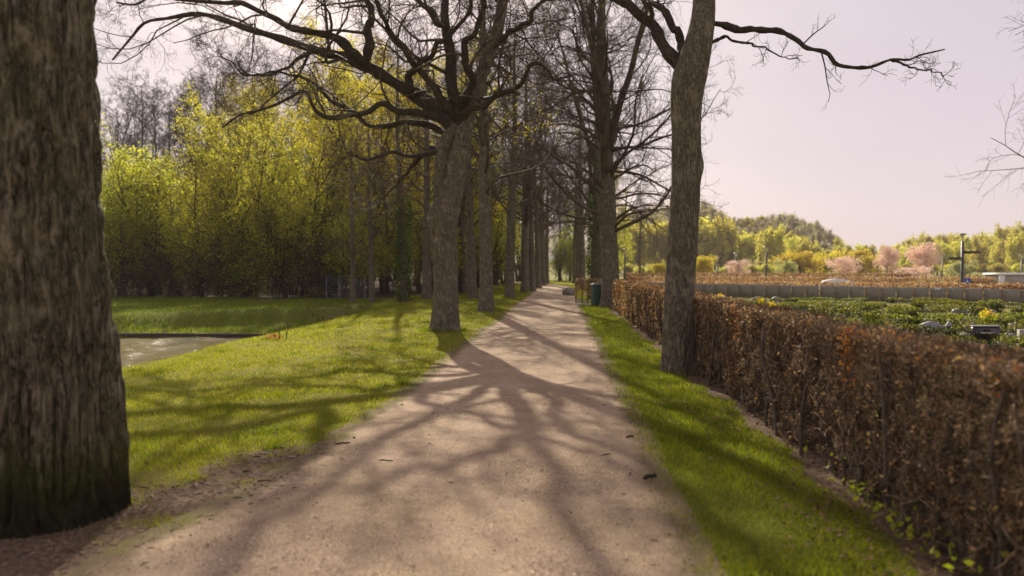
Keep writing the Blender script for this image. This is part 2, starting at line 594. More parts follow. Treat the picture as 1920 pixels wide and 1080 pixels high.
def walk(rng, start, d, L, n, gn, up, smooth=0.5):
    """gnarly random walks, vectorised over N"""
    N = len(start)
    step = (L / (n - 1))[:, None]
    P = np.zeros((N, n, 3))
    P[:, 0] = start
    prev = np.zeros((N, 3))
    for i in range(1, n):
        prev = smooth * prev + rng.normal(size=(N, 3)) * gn
        d = norm(d + prev + np.array([0, 0, up]))
        P[:, i] = P[:, i - 1] + d * step
    return P


def spawn(rng, P, R, k, n=5, ang=(35, 65), lf=(0.35, 0.6), gn=0.22, up=0.05, t0=0.2, t1=1.0, rr=0.55, rmin=0.004, lmin=0.15, taper=0.35, lmax=99.0, flat=0.0):
    N, m, _ = P.shape
    Pp = np.repeat(P, k, axis=0)
    Rp = np.repeat(R, k, axis=0)
    M = N * k
    tt = t0 + (t1 - t0) * ((np.tile(np.arange(k), N) + rng.uniform(0, 1, M)) / k)
    x = tt * (m - 1)
    i = np.clip(x.astype(int), 0, m - 2)
    f = (x - i)[:, None]
    ar = np.arange(M)
    pos = Pp[ar, i] * (1 - f) + Pp[ar, i + 1] * f
    T = norm(Pp[ar, i + 1] - Pp[ar, i])
    r = Rp[ar, i] * (1 - f[:, 0]) + Rp[ar, i + 1] * f[:, 0]
    Lp = np.linalg.norm(np.diff(Pp, axis=1), axis=2).sum(1)
    rnd = rng.normal(size=(M, 3))
    rnd[:, 2] *= (1 - flat)
    perp = norm(rnd - (rnd * T).sum(1, keepdims=True) * T)
    a = np.radians(rng.uniform(ang[0], ang[1], M))[:, None]
    d = np.cos(a) * T + np.sin(a) * perp
    L = np.clip(Lp * rng.uniform(lf[0], lf[1], M) * (1.15 - 0.6 * tt), lmin, lmax)
    r0 = np.maximum(np.minimum(r * rr, L * 0.05), rmin)
    NP = walk(rng, pos, d, L, n, gn, up)
    prof = np.linspace(1, taper, n)[None, :]
    NR = np.maximum(r0[:, None] * prof, rmin * 0.7)
    return NP, NR


def vnoise(x, y, seed=0):
    x = np.asarray(x, float)
    y = np.asarray(y, float)
    xi = np.floor(x).astype(np.int64)
    yi = np.floor(y).astype(np.int64)
    fx = x - xi
    fy = y - yi
    fx = fx * fx * (3 - 2 * fx)
    fy = fy * fy * (3 - 2 * fy)

    def h(a, b):
        v = np.sin(a * 127.1 + b * 311.7 + seed * 74.7) * 43758.5453
        return v - np.floor(v)
    return (h(xi, yi) * (1 - fx) + h(xi + 1, yi) * fx) * (1 - fy) + (h(xi, yi + 1) * (1 - fx) + h(xi + 1, yi + 1) * fx) * fy


def sstep(a, b, x):
    t = np.clip((np.asarray(x, float) - a) / (b - a), 0, 1)
    return t * t * (3 - 2 * t)


# ------------------------------------------------------------------ ground, path, water
PATH_L, PATH_R = -2.0, 0.74


def path_edges(y):
    y = np.asarray(y, float)
    wl = 0.14 * (vnoise(y * 0.4, 0, 3) - 0.5) + 0.05 * (vnoise(y * 3.1, 0, 4) - 0.5)
    wr = 0.10 * (vnoise(y * 0.5, 0, 5) - 0.5) + 0.05 * (vnoise(y * 3.3, 0, 6) - 0.5)
    bend = -0.0045 * np.clip(y - 62, 0, 60) ** 2
    flare = -0.45 * sstep(7.0, 3.6, y)
    return PATH_L + wl + bend + flare, PATH_R + wr + bend + 0.0


def pond_depth(x, y):
    x = np.asarray(x, float)
    y = np.asarray(y, float)
    wob = 0.35 * (vnoise(x * 0.35, y * 0.35, 9) - 0.5)
    yN = 27.4 + 0 * x
    se = (-7.35 - x) + wob
    sn = (yN - y) * 0.86 + wob
    sw = x + 36
    ss = y + 14
    return np.minimum(np.minimum(se, sn), np.minimum(sw, ss))


def H(x, y):
    x = np.asarray(x, float)
    y = np.asarray(y, float)
    d = pond_depth(x, y)
    z = -1.05 * sstep(0, 1.9, d)
    # a shallow trough runs on from the corner of the pond
    tr_ = np.minimum(np.minimum(-7.3 - x, (33.4 - y) + 0.66 * (x + 7.2)), y - 24.0) + 0.3 * (vnoise(x * 0.5, y * 0.5, 11) - 0.5)
    z = np.minimum(z, -0.55 * sstep(0, 1.7, tr_))
    z = z - 0.06 * sstep(-1.6, 0.0, d)
    z = z + 0.03 * (vnoise(x * 0.5, y * 0.5, 21) - 0.5) * (np.abs(x - 0.6) > 0)
    # the verge falls a little towards the hedge
    hill = 17 * np.exp(-(((x - 66) / 62) ** 2 + ((y - 330) / 70) ** 2)) + 5 * np.exp(-(((x - 240) / 100) ** 2 + ((y - 360) / 90) ** 2))
    return z + hill


def soil_mask(x, y):
    x = np.asarray(x, float)
    y = np.asarray(y, float)
    wob = (vnoise(x * 1.1, y * 0.9, 31) - 0.5) * 0.35 + (vnoise(x * 4.5, y * 4.5, 36) - 0.5) * 0.25
    hedge = sstep(1.80, 2.10, x + wob * 0.7 + 0.004 * np.minimum(y, 20)) * sstep(3.6, 2.9, x) * sstep(36, 32, y)
    near = sstep(6.9, 5.0, y + (vnoise(x * 1.3, y * 1.3, 33) - 0.5) * 2.0 + (vnoise(x * 5, y * 5, 37) - 0.5) * 1.6) * sstep(-4.6, -3.3, x) * (x < 0)
    roots = np.exp(-(((x + 3.0) / 1.0) ** 2 + ((y - 4.8) / 0.9) ** 2) * 1.1)
    wood = sstep(39.5, 42.5, y + 0.10 * (x + 8) + (vnoise(x * 0.3, 0, 35) - 0.5) * 3) * sstep(-4.6, -7.2, x) * 0.80
    bank = np.exp(-(((x + 9.0) / 2.2) ** 2 + ((y - 31.0) / 1.5) ** 2)) * 0.5
    beds = 0.42 * ((x > 3.4) & (x < 30) & (y > 8) & (y < 48))
    return np.clip(np.maximum.reduce([hedge, near, roots * 0.9, wood, bank, beds]), 0, 1)


def axis(parts):
    out = [np.arange(a, b, s) for a, b, s in parts]
    return np.concatenate(out)


gx = axis([(-900, -120, 40), (-120, -40, 5), (-40, -14, 0.8), (-14, 4, 0.13), (4, 36, 0.8), (36, 130, 5), (130, 901, 40)])
gy = axis([(-60, -16, 6), (-16, 2, 1.0), (2, 36, 0.16), (36, 60, 0.6), (60, 440, 6), (440, 1500, 60)])
GX, GY = np.meshgrid(gx, gy)
GZ = H(GX, GY)
nx, ny = len(gx), len(gy)
idx = np.arange(nx * ny).reshape(ny, nx)
Q = np.stack([idx[:-1, :-1], idx[:-1, 1:], idx[1:, 1:], idx[1:, :-1]], -1).reshape(-1, 4)
me = mesh_np('ground', np.stack([GX, GY, GZ], -1).reshape(-1, 3), [Q], M_GROUND)
dry = np.clip(0.9 * np.exp(-(((GX + 5.6) / 1.7) ** 2 + ((GY - 15) / 3.5) ** 2)) + 0.75 * sstep(60, 120, GY) * (GX > 20) + 0.35 * vnoise(GX * 0.4, GY * 0.4, 51), 0, 1)
dd = pond_depth(GX, GY)
rich = np.clip(sstep(26, 27.5, GY) * sstep(-7.0, -9, GX) * sstep(46, 43, GY) + sstep(0.6, 0.9, GX) * sstep(2.2, 1.6, GX) * 0.55, 0, 1)
for nm, arr in (('soil', soil_mask(GX, GY)), ('dry', dry), ('rich', rich)):
    a = me.attributes.new(nm, 'FLOAT', 'POINT')
    a.data.foreach_set('value', np.ascontiguousarray(arr.ravel(), dtype=np.float32))
tag(link('ground', me), kind='structure')

ys = axis([(-4, 3, 0.5), (3, 20, 0.1), (20, 60, 0.3), (60, 105, 1.0)])
e0, e1 = path_edges(ys)
m = 41
u = np.linspace(0, 1, m)
PX = (e0[:, None] - 0.22) * (1 - u) + (e1[:, None] + 0.20) * u
PY = np.repeat(ys[:, None], m, 1)
PZ = H(PX, PY) * 1.0 + 0.006 + 0.022 * np.sin(PI * u)[None, :] + 0.010 * (vnoise(PX * 2, PY * 2, 41) - 0.5)
PZ[:, 0] -= 0.012
PZ[:, -1] -= 0.012
idx = np.arange(len(ys) * m).reshape(len(ys), m)
Q = np.stack([idx[:-1, :-1], idx[:-1, 1:], idx[1:, 1:], idx[1:, :-1]], -1).reshape(-1, 4)
me = mesh_np('path', np.stack([PX, PY, PZ], -1).reshape(-1, 3), [Q], M_GRAVEL)
dl = np.minimum(PX - e0[:, None], e1[:, None] - PX)
a = me.attributes.new('edge', 'FLOAT', 'POINT')
a.data.foreach_set('value', np.ascontiguousarray(sstep(0.42, -0.12, dl).ravel(), dtype=np.float32))
tag(link('path', me), kind='structure')

WATER_Z = -0.78
wx = axis([(-37, -21, 2.0), (-21, -6.9, 0.07)])
wy = axis([(-15, 13, 2.0), (13, 34, 0.09)])
WX, WY = np.meshgrid(wx, wy)
fin = sstep(-21, -20, WX) * sstep(13, 14, WY)
WZ = WATER_Z + fin * (0.13 * (vnoise(WX * 1.0 + 0.4 * WY, WY * 1.5, 81) - 0.5) + 0.06 * (vnoise(WX * 2.1, WY * 2.6 + WX, 82) - 0.5) + 0.012 * (vnoise(WX * 7, WY * 7, 83) - 0.5))
widx = np.arange(WX.size).reshape(WX.shape)
WQ = np.stack([widx[:-1, :-1], widx[:-1, 1:], widx[1:, 1:], widx[1:, :-1]], -1).reshape(-1, 4)
tag(link('water', mesh_np('water', np.stack([WX, WY, WZ], -1).reshape(-1, 3), [WQ], M_WATER)), kind='structure')

# ------------------------------------------------------------------ grass


def blades(rng, x, y, h, wd, lean=0.5):
    N = len(x)
    z = H(x, y)
    a = rng.uniform(0, 2 * PI, N)
    la = rng.uniform(0, 2 * PI, N)
    ln = h * lean * rng.uniform(0.2, 1.2, N)
    b = np.stack([x, y, z - 0.005], 1)
    sd = np.stack([np.cos(a), np.sin(a), np.zeros(N)], 1) * wd[:, None] * 0.5
    tip = b + np.stack([np.cos(la) * ln, np.sin(la) * ln, h], 1)
    V = np.stack([b - sd, b + sd, tip], 1).reshape(-1, 3)
    i = np.arange(N) * 3
    return V, np.stack([i, i + 1, i + 2], 1)


def scatter(rng, x0, x1, y0, y1, dens, yref):
    """density falls with distance as 1/y^2 beyond yref"""
    N1 = int((x1 - x0) * max(0, min(yref, y1) - y0) * dens)
    xs = [rng.uniform(x0, x1, N1)]
    yy = [rng.uniform(y0, max(min(yref, y1), y0 + 1e-6), N1)]
    if y1 > yref:
        ya = max(yref, y0)
        N2 = int((x1 - x0) * dens * yref ** 2 * (1 / ya - 1 / y1))
        uu = rng.uniform(0, 1, N2)
        yy.append(1 / (1 / ya - uu * (1 / ya - 1 / y1)))
        xs.append(rng.uniform(x0, x1, N2))
    return np.concatenate(xs), np.concatenate(yy)


def keep_grass(rng, x, y, thr=0.42):
    l, r = path_edges(y)
    on = ((x > l + 0.05 - 0.16 * vnoise(x * 5, y * 5, 61) + rng.normal(size=len(x)) * 0.09) & (x < r - 0.05 + 0.14 * vnoise(x * 5, y * 5, 62) + rng.normal(size=len(x)) * 0.09))
    s = soil_mask(x, y) + (vnoise(x * 3.5, y * 3.5, 63) - 0.5) * 0.7 + (rng.uniform(0, 1, len(x)) - 0.5) * 0.35
    pd = pond_depth(x, y)
    return (~on) & (s < thr) & (pd < 1.15)


rg = np.random.default_rng(5)
b2x, b2y = G(833, 620)[:2]
bRx, bRy = G(1275, 698)[:2]
x, y = scatter(rg, -8.6, -1.75, 4.0, 42, 4200, 7.5)
# clumps: the thin places of the lawn stay open
k = keep_grass(rg, x, y) & (rg.uniform(0, 1, len(x)) < 0.35 + 0.9 * vnoise(x * 2.2, y * 2.2, 64))
x, y = x[k], y[k]
sc = np.maximum(1, y / 7.5)
V1, T1 = blades(rg, x, y, rg.uniform(0.018, 0.045, len(x)) * (0.7 + 0.7 * vnoise(x * 1.5, y * 1.5, 65)) * sc ** 0.35, 0.006 * sc, 0.8)
tag(link('lawn_grass', mesh_np('lawn_grass', V1, [T1], GRASS, smooth=False)), 'short sunlit grass of the lawn left of the path', 'grass', kind='stuff')

x, y = scatter(rg, 0.6, 2.3, 2.4, 34, 5600, 6.0)
k = keep_grass(rg, x, y)
x, y = x[k], y[k]
sc = np.maximum(1, y / 6.0)
V1, T1 = blades(rg, x, y, rg.uniform(0.02, 0.055, len(x)) * (0.6 + 0.9 * vnoise(x * 2.5, y * 1.5, 66)) * sc ** 0.3, 0.006 * sc, 0.8)
tag(link('verge_grass', mesh_np('verge_grass', V1, [T1], GRASS_VERGE, smooth=False)), 'green grass of the narrow verge between path and hedge', 'grass', kind='stuff')

x, y = scatter(rg, -30, -7.0, 25.2, 43, 2600, 7.0)
k = (soil_mask(x, y) + (vnoise(x * 1.5, y * 1.5, 67) - 0.5) * 0.7 < 0.5) & (pond_depth(x, y) < 1.3) & ((pond_depth(x, y) > -6) | (x < -9))
x, y = x[k], y[k]
slope = sstep(-0.3, 0.3, pond_depth(x, y))
V1, T1 = blades(rg, x, y, rg.uniform(0.045, 0.085, len(x)) * (1 + 1.5 * slope * vnoise(x * 1.2, y * 1.2, 68)), np.full(len(x), 0.03), 0.7)
tag(link('bank_grass', mesh_np('bank_grass', V1, [T1], GRASS_RICH, smooth=False)), 'long rich green grass on the far pond bank', 'grass', kind='stuff')

x, y = scatter(rg, -9, 3.5, 42, 110, 2600, 7.0)
l, r = path_edges(y)
k = ~((x > l) & (x < r))
x, y = x[k], y[k]
V1, T1 = blades(rg, x, y, rg.uniform(0.06, 0.14, len(x)), np.full(len(x), 0.045), 0.7)
tag(link('avenue_grass', mesh_np('avenue_grass', V1, [T1], GRASS, smooth=False)), 'grass under the far trees of the avenue', 'grass', kind='stuff')

# debris on the path: bits of twig, bark and leaf
N = 1500
y = 1 / (1 / 3.3 - rg.uniform(0, 1, N) * (1 / 3.3 - 1 / 30))
l, r = path_edges(y)
uu = np.where(rg.uniform(0, 1, N) < 0.55, rg.uniform(0, 1, N), rg.choice([0, 1], N) + rg.normal(0, .07, N))
uu = np.clip(uu, 0.0, 1.0)
x = l + (r - l) * uu
L_ = rg.uniform(0.004, 0.015, N) * np.maximum(1, y / 11) * np.where(rg.uniform(0, 1, N) > .93, 2.2, 1)
a = rg.uniform(0, PI, N)
d = np.stack([np.cos(a), np.sin(a), rg.normal(0, .1, N)], 1) * L_[:, None]
c = np.stack([x, y, H(x, y) + 0.013 + 0.022 * np.sin(PI * uu)], 1)
tb = Tubes()
tb.add(np.stack([c - d, c + rg.normal(size=(N, 3)) * L_[:, None] * .15, c + d], 1), (L_ * .16)[:, None] * np.array([.6, 1, .5]), 4)
DEBRIS = leaf_material('path_debris', [(0, (0.035, 0.024, 0.015)), (0.6, (0.12, 0.08, 0.05)), (1, (0.30, 0.20, 0.12))], 0.0, 0, 0.85)
tag(tb.build('path_litter', DEBRIS), 'small bits of twig and bark strewn over the path', 'litter', kind='stuff')

# longer tufts round the trunks and scattered weeds in the lawn
TX, TY, TH, TW = [], [], [], []
for (cx, cy, rr_, n_) in ((b2x, b2y, .50, 700), (bRx, bRy, .42, 500), (-2.93, 30, .5, 260), (-3.0, 43, .5, 220)):
    a = rg.uniform(0, 2 * PI, n_)
    q = rr_ + np.abs(rg.normal(0, .07, n_))
    TX.append(cx + np.cos(a) * q)
    TY.append(cy + np.sin(a) * q)
    TH.append(rg.uniform(.05, .13, n_) * (0.4 + vnoise(a * 1.5, cx, 7)))
    TW.append(np.full(n_, .010 * max(1, cy / 14)))
for q in range(210):
    cy = 1 / rg.uniform(1 / 26, 1 / 6.3)
    cx = rg.uniform(-7, -2.0) if rg.uniform() < .75 else rg.uniform(.9, 1.8)
    n_ = int(rg.integers(20, 90))
    sp_ = rg.uniform(.04, .14)
    TX.append(cx + rg.normal(0, sp_, n_))
    TY.append(cy + rg.normal(0, sp_, n_))
    TH.append(rg.uniform(.03, .09, n_))
    TW.append(np.full(n_, .008 * max(1, cy / 9)))
x, y, hh_, ww_ = (np.concatenate(v) for v in (TX, TY, TH, TW))
k = keep_grass(rg, x, y, .9)
V1, T1 = blades(rg, x[k], y[k], hh_[k], ww_[k], .7)
tag(link('grass_tufts', mesh_np('grass_tufts', V1, [T1], GRASS_RICH, smooth=False)), 'darker longer tufts round the trunks and scattered in the lawn', 'grass', kind='stuff')

# gravel grains on the path
N = 60000
y = 1 / (1 / 3.2 - rg.uniform(0, 1, N) * (1 / 3.2 - 1 / 22))
l, r = path_edges(y)
x = l + (r - l) * rg.uniform(0.05, 0.95, N)
s = rg.uniform(0.002, 0.006, N) * np.maximum(1, y / 9) * (1 + 1.2 * (rg.uniform(0, 1, N) > 0.97))
u = np.clip((x - l) / (r - l), 0, 1)
z = H(x, y) + 0.006 + 0.022 * np.sin(PI * u)
tet = np.array([[1, 0, -.3], [-.5, .87, -.3], [-.5, -.87, -.3], [0.1, 0, .8]])
ro = rg.uniform(0, 2 * PI, N)
ca, sa = np.cos(ro)[:, None], np.sin(ro)[:, None]
tx = tet[None, :, 0] * ca - tet[None, :, 1] * sa
ty = tet[None, :, 0] * sa + tet[None, :, 1] * ca
tz = np.repeat(tet[None, :, 2], N, 0)
V = np.stack([tx * s[:, None] + x[:, None], ty * s[:, None] + y[:, None], tz * s[:, None] + z[:, None]], -1).reshape(-1, 3)
i = (np.arange(N) * 4)[:, None]
T = np.concatenate([i + np.array([[0, 1, 3]]), i + np.array([[1, 2, 3]]), i + np.array([[2, 0, 3]])])
GRAIN = leaf_material('gravel_grain', [(0, (0.12, 0.08, 0.05)), (0.5, (0.42, 0.30, 0.21)), (1, (0.72, 0.58, 0.45))], 0.0, 0, 0.8)
tag(link('gravel', mesh_np('gravel', V, [T], GRAIN, smooth=False)), 'loose gravel grains lying on the path', 'gravel', kind='stuff')

# tufts left on the bare soil by the near trunk
TX, TY = [], []
for q in range(34):
    cx, cy = rg.uniform(-3.4, -1.9), rg.uniform(4.3, 6.6)
    n_ = int(rg.integers(25, 130))
    TX.append(cx + rg.normal(0, .06 + .05 * rg.uniform(), n_))
    TY.append(cy + rg.normal(0, .05, n_))
x, y = np.concatenate(TX), np.concatenate(TY)
V1, T1 = blades(rg, x, y, rg.uniform(.012, .04, len(x)), np.full(len(x), .006), 1.0)
tag(link('grass_tufts', mesh_np('grass_tufts', V1, [T1], GRASS, smooth=False)), 'sparse grass tufts on the bare soil by the near trunk', 'grass', kind='stuff')
N = 5200
x, y = rg.uniform(-3.9, -1.9, N), rg.uniform(3.4, 6.9, N)
k = soil_mask(x, y) + rg.normal(0, .1, N) > .35
x, y = x[k], y[k]
N = len(x)
L_ = rg.uniform(.004, .016, N) * np.where(rg.uniform(0, 1, N) > .95, 2.5, 1)
a = rg.uniform(0, PI, N)
d = np.stack([np.cos(a), np.sin(a), rg.normal(0, .15, N)], 1) * L_[:, None]
c = np.stack([x, y, H(x, y) + .008], 1)
tb = Tubes()
tb.add(np.stack([c - d, c + rg.normal(size=(N, 3)) * L_[:, None] * .15, c + d], 1), (L_ * .22)[:, None] * np.array([.6, 1, .5]), 4)
DEB2 = leaf_material('soil_debris', [(0, (0.05, 0.034, 0.02)), (0.6, (0.20, 0.14, 0.09)), (1, (0.42, 0.30, 0.20))], 0.0, 0, 0.85)
tag(tb.build('soil_litter', DEB2), 'crumbs of bark and twig on the bare soil by the near trunk', 'litter', kind='stuff')

# fallen leaves along the hedge and on the near soil
N = 2600
y = 1 / (1 / 2.6 - rg.uniform(0, 1, N) * (1 / 2.6 - 1 / 30))
x = 1.95 + rg.normal(0, 0.28, N) - 0.25 * rg.uniform(0, 1, N) ** 2
k = (x > 0.85) & (x < 2.9)
x, y = x[k], y[k]
x2 = rg.uniform(-3.6, -1.9, 60)
y2 = rg.uniform(4.2, 7.5, 60)
x3 = rg.uniform(-10.5, -7.6, 500)
y3 = rg.uniform(29.5, 32.8, 500)
x4 = rg.uniform(-7.2, -1.8, 150)
y4 = 1 / rg.uniform(1 / 24, 1 / 6.2, 150)
x = np.concatenate([x, x2, x3, x4])
y = np.concatenate([y, y2, y3, y4])
V, Q = leaves_geo(rg, np.stack([x, y, H(x, y) + 0.018], 1), 0.036 * np.maximum(1, y / 12)[:, None], n_up=3.0, aspect=0.65)
tag(link('fallen_leaves', mesh_np('fallen_leaves', V, [Q], LEAF_LITTER, smooth=False)), 'dry brown leaves fallen along the foot of the hedge', 'leaves', kind='stuff')

# ------------------------------------------------------------------ trees


def trunk_mesh(rng, name, pts, rad, mat, parent, origin, sides=28, n=60, flare=0.35, ridge=0.02, burls=(), flare_h=0.4):
    """a trunk with root flare, furrows and burls; pts world, rad per point"""
    P = catmull(pts, n)
    hh = np.concatenate([[0], np.cumsum(np.linalg.norm(np.diff(P, axis=0), axis=1))])
    seg = np.concatenate([[0], np.cumsum(np.linalg.norm(np.diff(np.asarray(pts, float), axis=0), axis=1))])
    R = np.interp(hh / hh[-1], seg / seg[-1], rad)
    T = norm(np.gradient(P, axis=0))
    ref = np.array([1.0, 0, 0])
    U = norm(np.cross(T, np.cross(np.broadcast_to(ref, T.shape), T)))
    Vv = np.cross(T, U)
    a = np.arange(sides) * 2 * PI / sides
    A, Z = np.meshgrid(a, hh)
    ph = rng.uniform(0, 6.28, 8)
    RR = R[:, None] * np.ones_like(A)
    fl = flare * np.exp(-Z / flare_h)
    but = 0.5 + 0.5 * np.cos(5 * A + ph[0] + 0.6 * np.sin(2 * A + ph[1]))
    RR = RR * (1 + fl * (0.35 + 0.9 * but))
    RR = RR * (1 + 0.05 * np.sin(2 * A + Z * 0.8 + ph[2]) + 0.035 * np.sin(3 * A - Z * 1.3 + ph[3]) + 0.02 * np.sin(5 * A + Z * 2.1 + ph[4]))
    if ridge:
        k = max(9, int(sides / 3.2))
        fq = max(7, round(2 * PI * R.mean() / 0.052))
        wv = 1.1 * (vnoise(A * 3, Z * 2.2, 3) - 0.5) + 1.4 * (vnoise(A * 1.2, Z * 0.9, 4) - 0.5)
        r1_ = np.abs(2 * vnoise((A * fq / (2 * PI) + wv) * 1.0, Z * 2.6, int(ph[7] * 10)) - 1)
        r2_ = np.abs(2 * vnoise(A * fq * 2.1 / (2 * PI) + wv * 2, Z * 6.0, int(ph[7] * 10) + 5) - 1)
        amp = np.minimum(0.030, R * 0.06)[:, None] * (ridge / 0.02)
        RR = RR + amp * (np.sqrt(r1_) - 0.6) + amp * 0.45 * (r2_ - 0.5)
        RR = RR * (1 + 0.025 * (vnoise(A * 1.3, Z * 1.1, 17) - 0.5))
    for (hb, ab, amp, wh, wa) in burls:
        dA = np.abs((A - ab + PI) % (2 * PI) - PI)
        RR = RR * (1 + amp * np.exp(-((Z - hb) / wh) ** 2 - (dA / wa) ** 2))
    V = P[:, None, :] + RR[:, :, None] * (np.cos(A)[..., None] * U[:, None, :] + np.sin(A)[..., None] * Vv[:, None, :])
    V = V.reshape(-1, 3) - np.asarray(origin)
    idx = np.arange(n * sides).reshape(n, sides)
    Qf = np.stack([idx[:-1], np.roll(idx, -1, 1)[:-1], np.roll(idx, -1, 1)[1:], idx[1:]], -1).reshape(-1, 4)
    top = np.vstack([V, (P[-1] + T[-1] * R[-1] * 0.5) - np.asarray(origin)])
    tri = np.stack([idx[-1], np.roll(idx[-1], -1), np.full(sides, len(V))], 1)
    return link(name, mesh_np(name, top, [Qf, tri], mat), parent), P, R


def limb_pts(rng, spec, Y0, n=16, jit=0.05):
    """spec: (pixel points, radius in pixels at the ends, depth change along it)"""
    px, r0, r1, dY = spec
    m = len(px)
    tt = np.linspace(0, 1, m)
    pts = np.array([W(p[0], p[1], Y0 + dY * t) for p, t in zip(px, tt)])
    P = catmull(pts, n)
    nz = rng.normal(size=(n, 3)) * jit * min(1.0, r0 / 9.0)
    nz[0] = 0
    P = P + nz
    u = np.linspace(0, 1, n)
    R = 0.80 * (r1 + (r0 - r1) * (1 - u) ** 1.05) * (1 + 0.30 * np.exp(-((u - 0.09) / 0.06) ** 2)) * np.interp(u, [0, 0.07], [0.55, 1]) * (Y0 / F)
    return P, R


def tree_crown(rng, P, R, levels, tubes, sides=(4, 3, 3)):
    """grow levels of branches from a batch; returns the last two levels"""
    cur = (P, R)
    allv = []
    for i, lv in enumerate(levels):
        cur = spawn(rng, cur[0], cur[1], **lv)
        tubes.add(cur[0], cur[1], sides[min(i, len(sides) - 1)])
        allv.append(cur)
    return allv


def hero_tree(seed, name, label, group, base, trunk_pts, trunk_r, limbs, Y0, extra=None, burls=(), mat=BARK, sides=110, moss=False,
              levels=None, buds=0, lower_bud=False, flare=0.3, extra_limbs=None, ridge=0.02, light=(), nring=200):
    rng = np.random.default_rng(seed)
    root = thing(name, label, 'tree', base, 0, group)
    trunk, TP, TR = trunk_mesh(rng, 'trunk', trunk_pts, trunk_r, mat, root, base, sides=sides, n=nring, burls=burls, flare=flare, ridge=ridge)
    LP, LR = [], []
    for s in limbs:
        p, r = limb_pts(rng, s, Y0)
        LP.append(p)
        LR.append(r)
    for (pts, r0, r1) in (extra_limbs or []):
        p = catmull(np.asarray(pts, float), 16) + np.vstack([np.zeros((1, 3)), rng.normal(size=(15, 3)) * 0.06])
        LP.append(p)
        LR.append(np.linspace(r0, r1, 16))
    for p, r in zip(LP, LR):
        tb = Tubes()
        # finer limb with knobbly radius
        q = catmull(p, 48)
        rr = np.interp(np.linspace(0, 1, 48), np.linspace(0, 1, 16), r) * (1 + 0.10 * rng.normal(size=48))
        tb.add(q, rr, 10)
        tb.build('limb', LIMB, root, base)
    LP = np.array(LP)
    LR = np.array(LR)
    tb = Tubes()
    if light:
        q = np.zeros(len(LP), bool)
        q[list(light)] = True
        tree_crown(rng, LP[q], LR[q], LV_LIGHT, tb)
        LP, LR = LP[~q], LR[~q]
    lv = tree_crown(rng, LP, LR, levels, tb)
    tb.build('crown', TWIG, root, base)
    if buds:
        tips = np.concatenate([lv[-1][0][:, -1], lv[-1][0][:, 2]])
        sel = rng.choice(len(tips), min(buds, len(tips)), replace=False)
        pp = tips[sel] + rng.normal(size=(len(sel), 3)) * 0.02
        leaf_obj(rng, 'foliage', pp, 0.035, LEAF_BUD, root, base)
    return root


LV_LIGHT = [dict(k=7, n=8, ang=(35, 75), lf=(0.10, 0.26), gn=0.22, up=0.05, t0=0.35, rr=0.4, rmin=0.006, lmin=0.25, lmax=1.1),
            dict(k=4, n=5, ang=(30, 65), lf=(0.35, 0.6), gn=0.2, up=0.03, t0=0.25, rr=0.6, rmin=0.0035, lmin=0.15),
            dict(k=2, n=4, ang=(30, 65), lf=(0.35, 0.6), gn=0.2, up=0.03, t0=0.3, rr=0.6, rmin=0.0028, lmin=0.1)]
LV_OAK = [dict(k=10, n=8, ang=(35, 75), lf=(0.26, 0.5), gn=0.26, up=0.05, t0=0.18, rr=0.42, rmin=0.010, lmin=0.7, lmax=3.2),
          dict(k=7, n=6, ang=(30, 70), lf=(0.4, 0.7), gn=0.26, up=0.05, t0=0.2, rr=0.5, rmin=0.0062, lmin=0.35),
          dict(k=5, n=5, ang=(30, 70), lf=(0.35, 0.6), gn=0.24, up=0.04, t0=0.25, rr=0.55, rmin=0.0045, lmin=0.22),
          dict(k=4, n=4, ang=(30, 65), lf=(0.35, 0.6), gn=0.22, up=0.03, t0=0.3, rr=0.7, rmin=0.0034, lmin=0.14)]

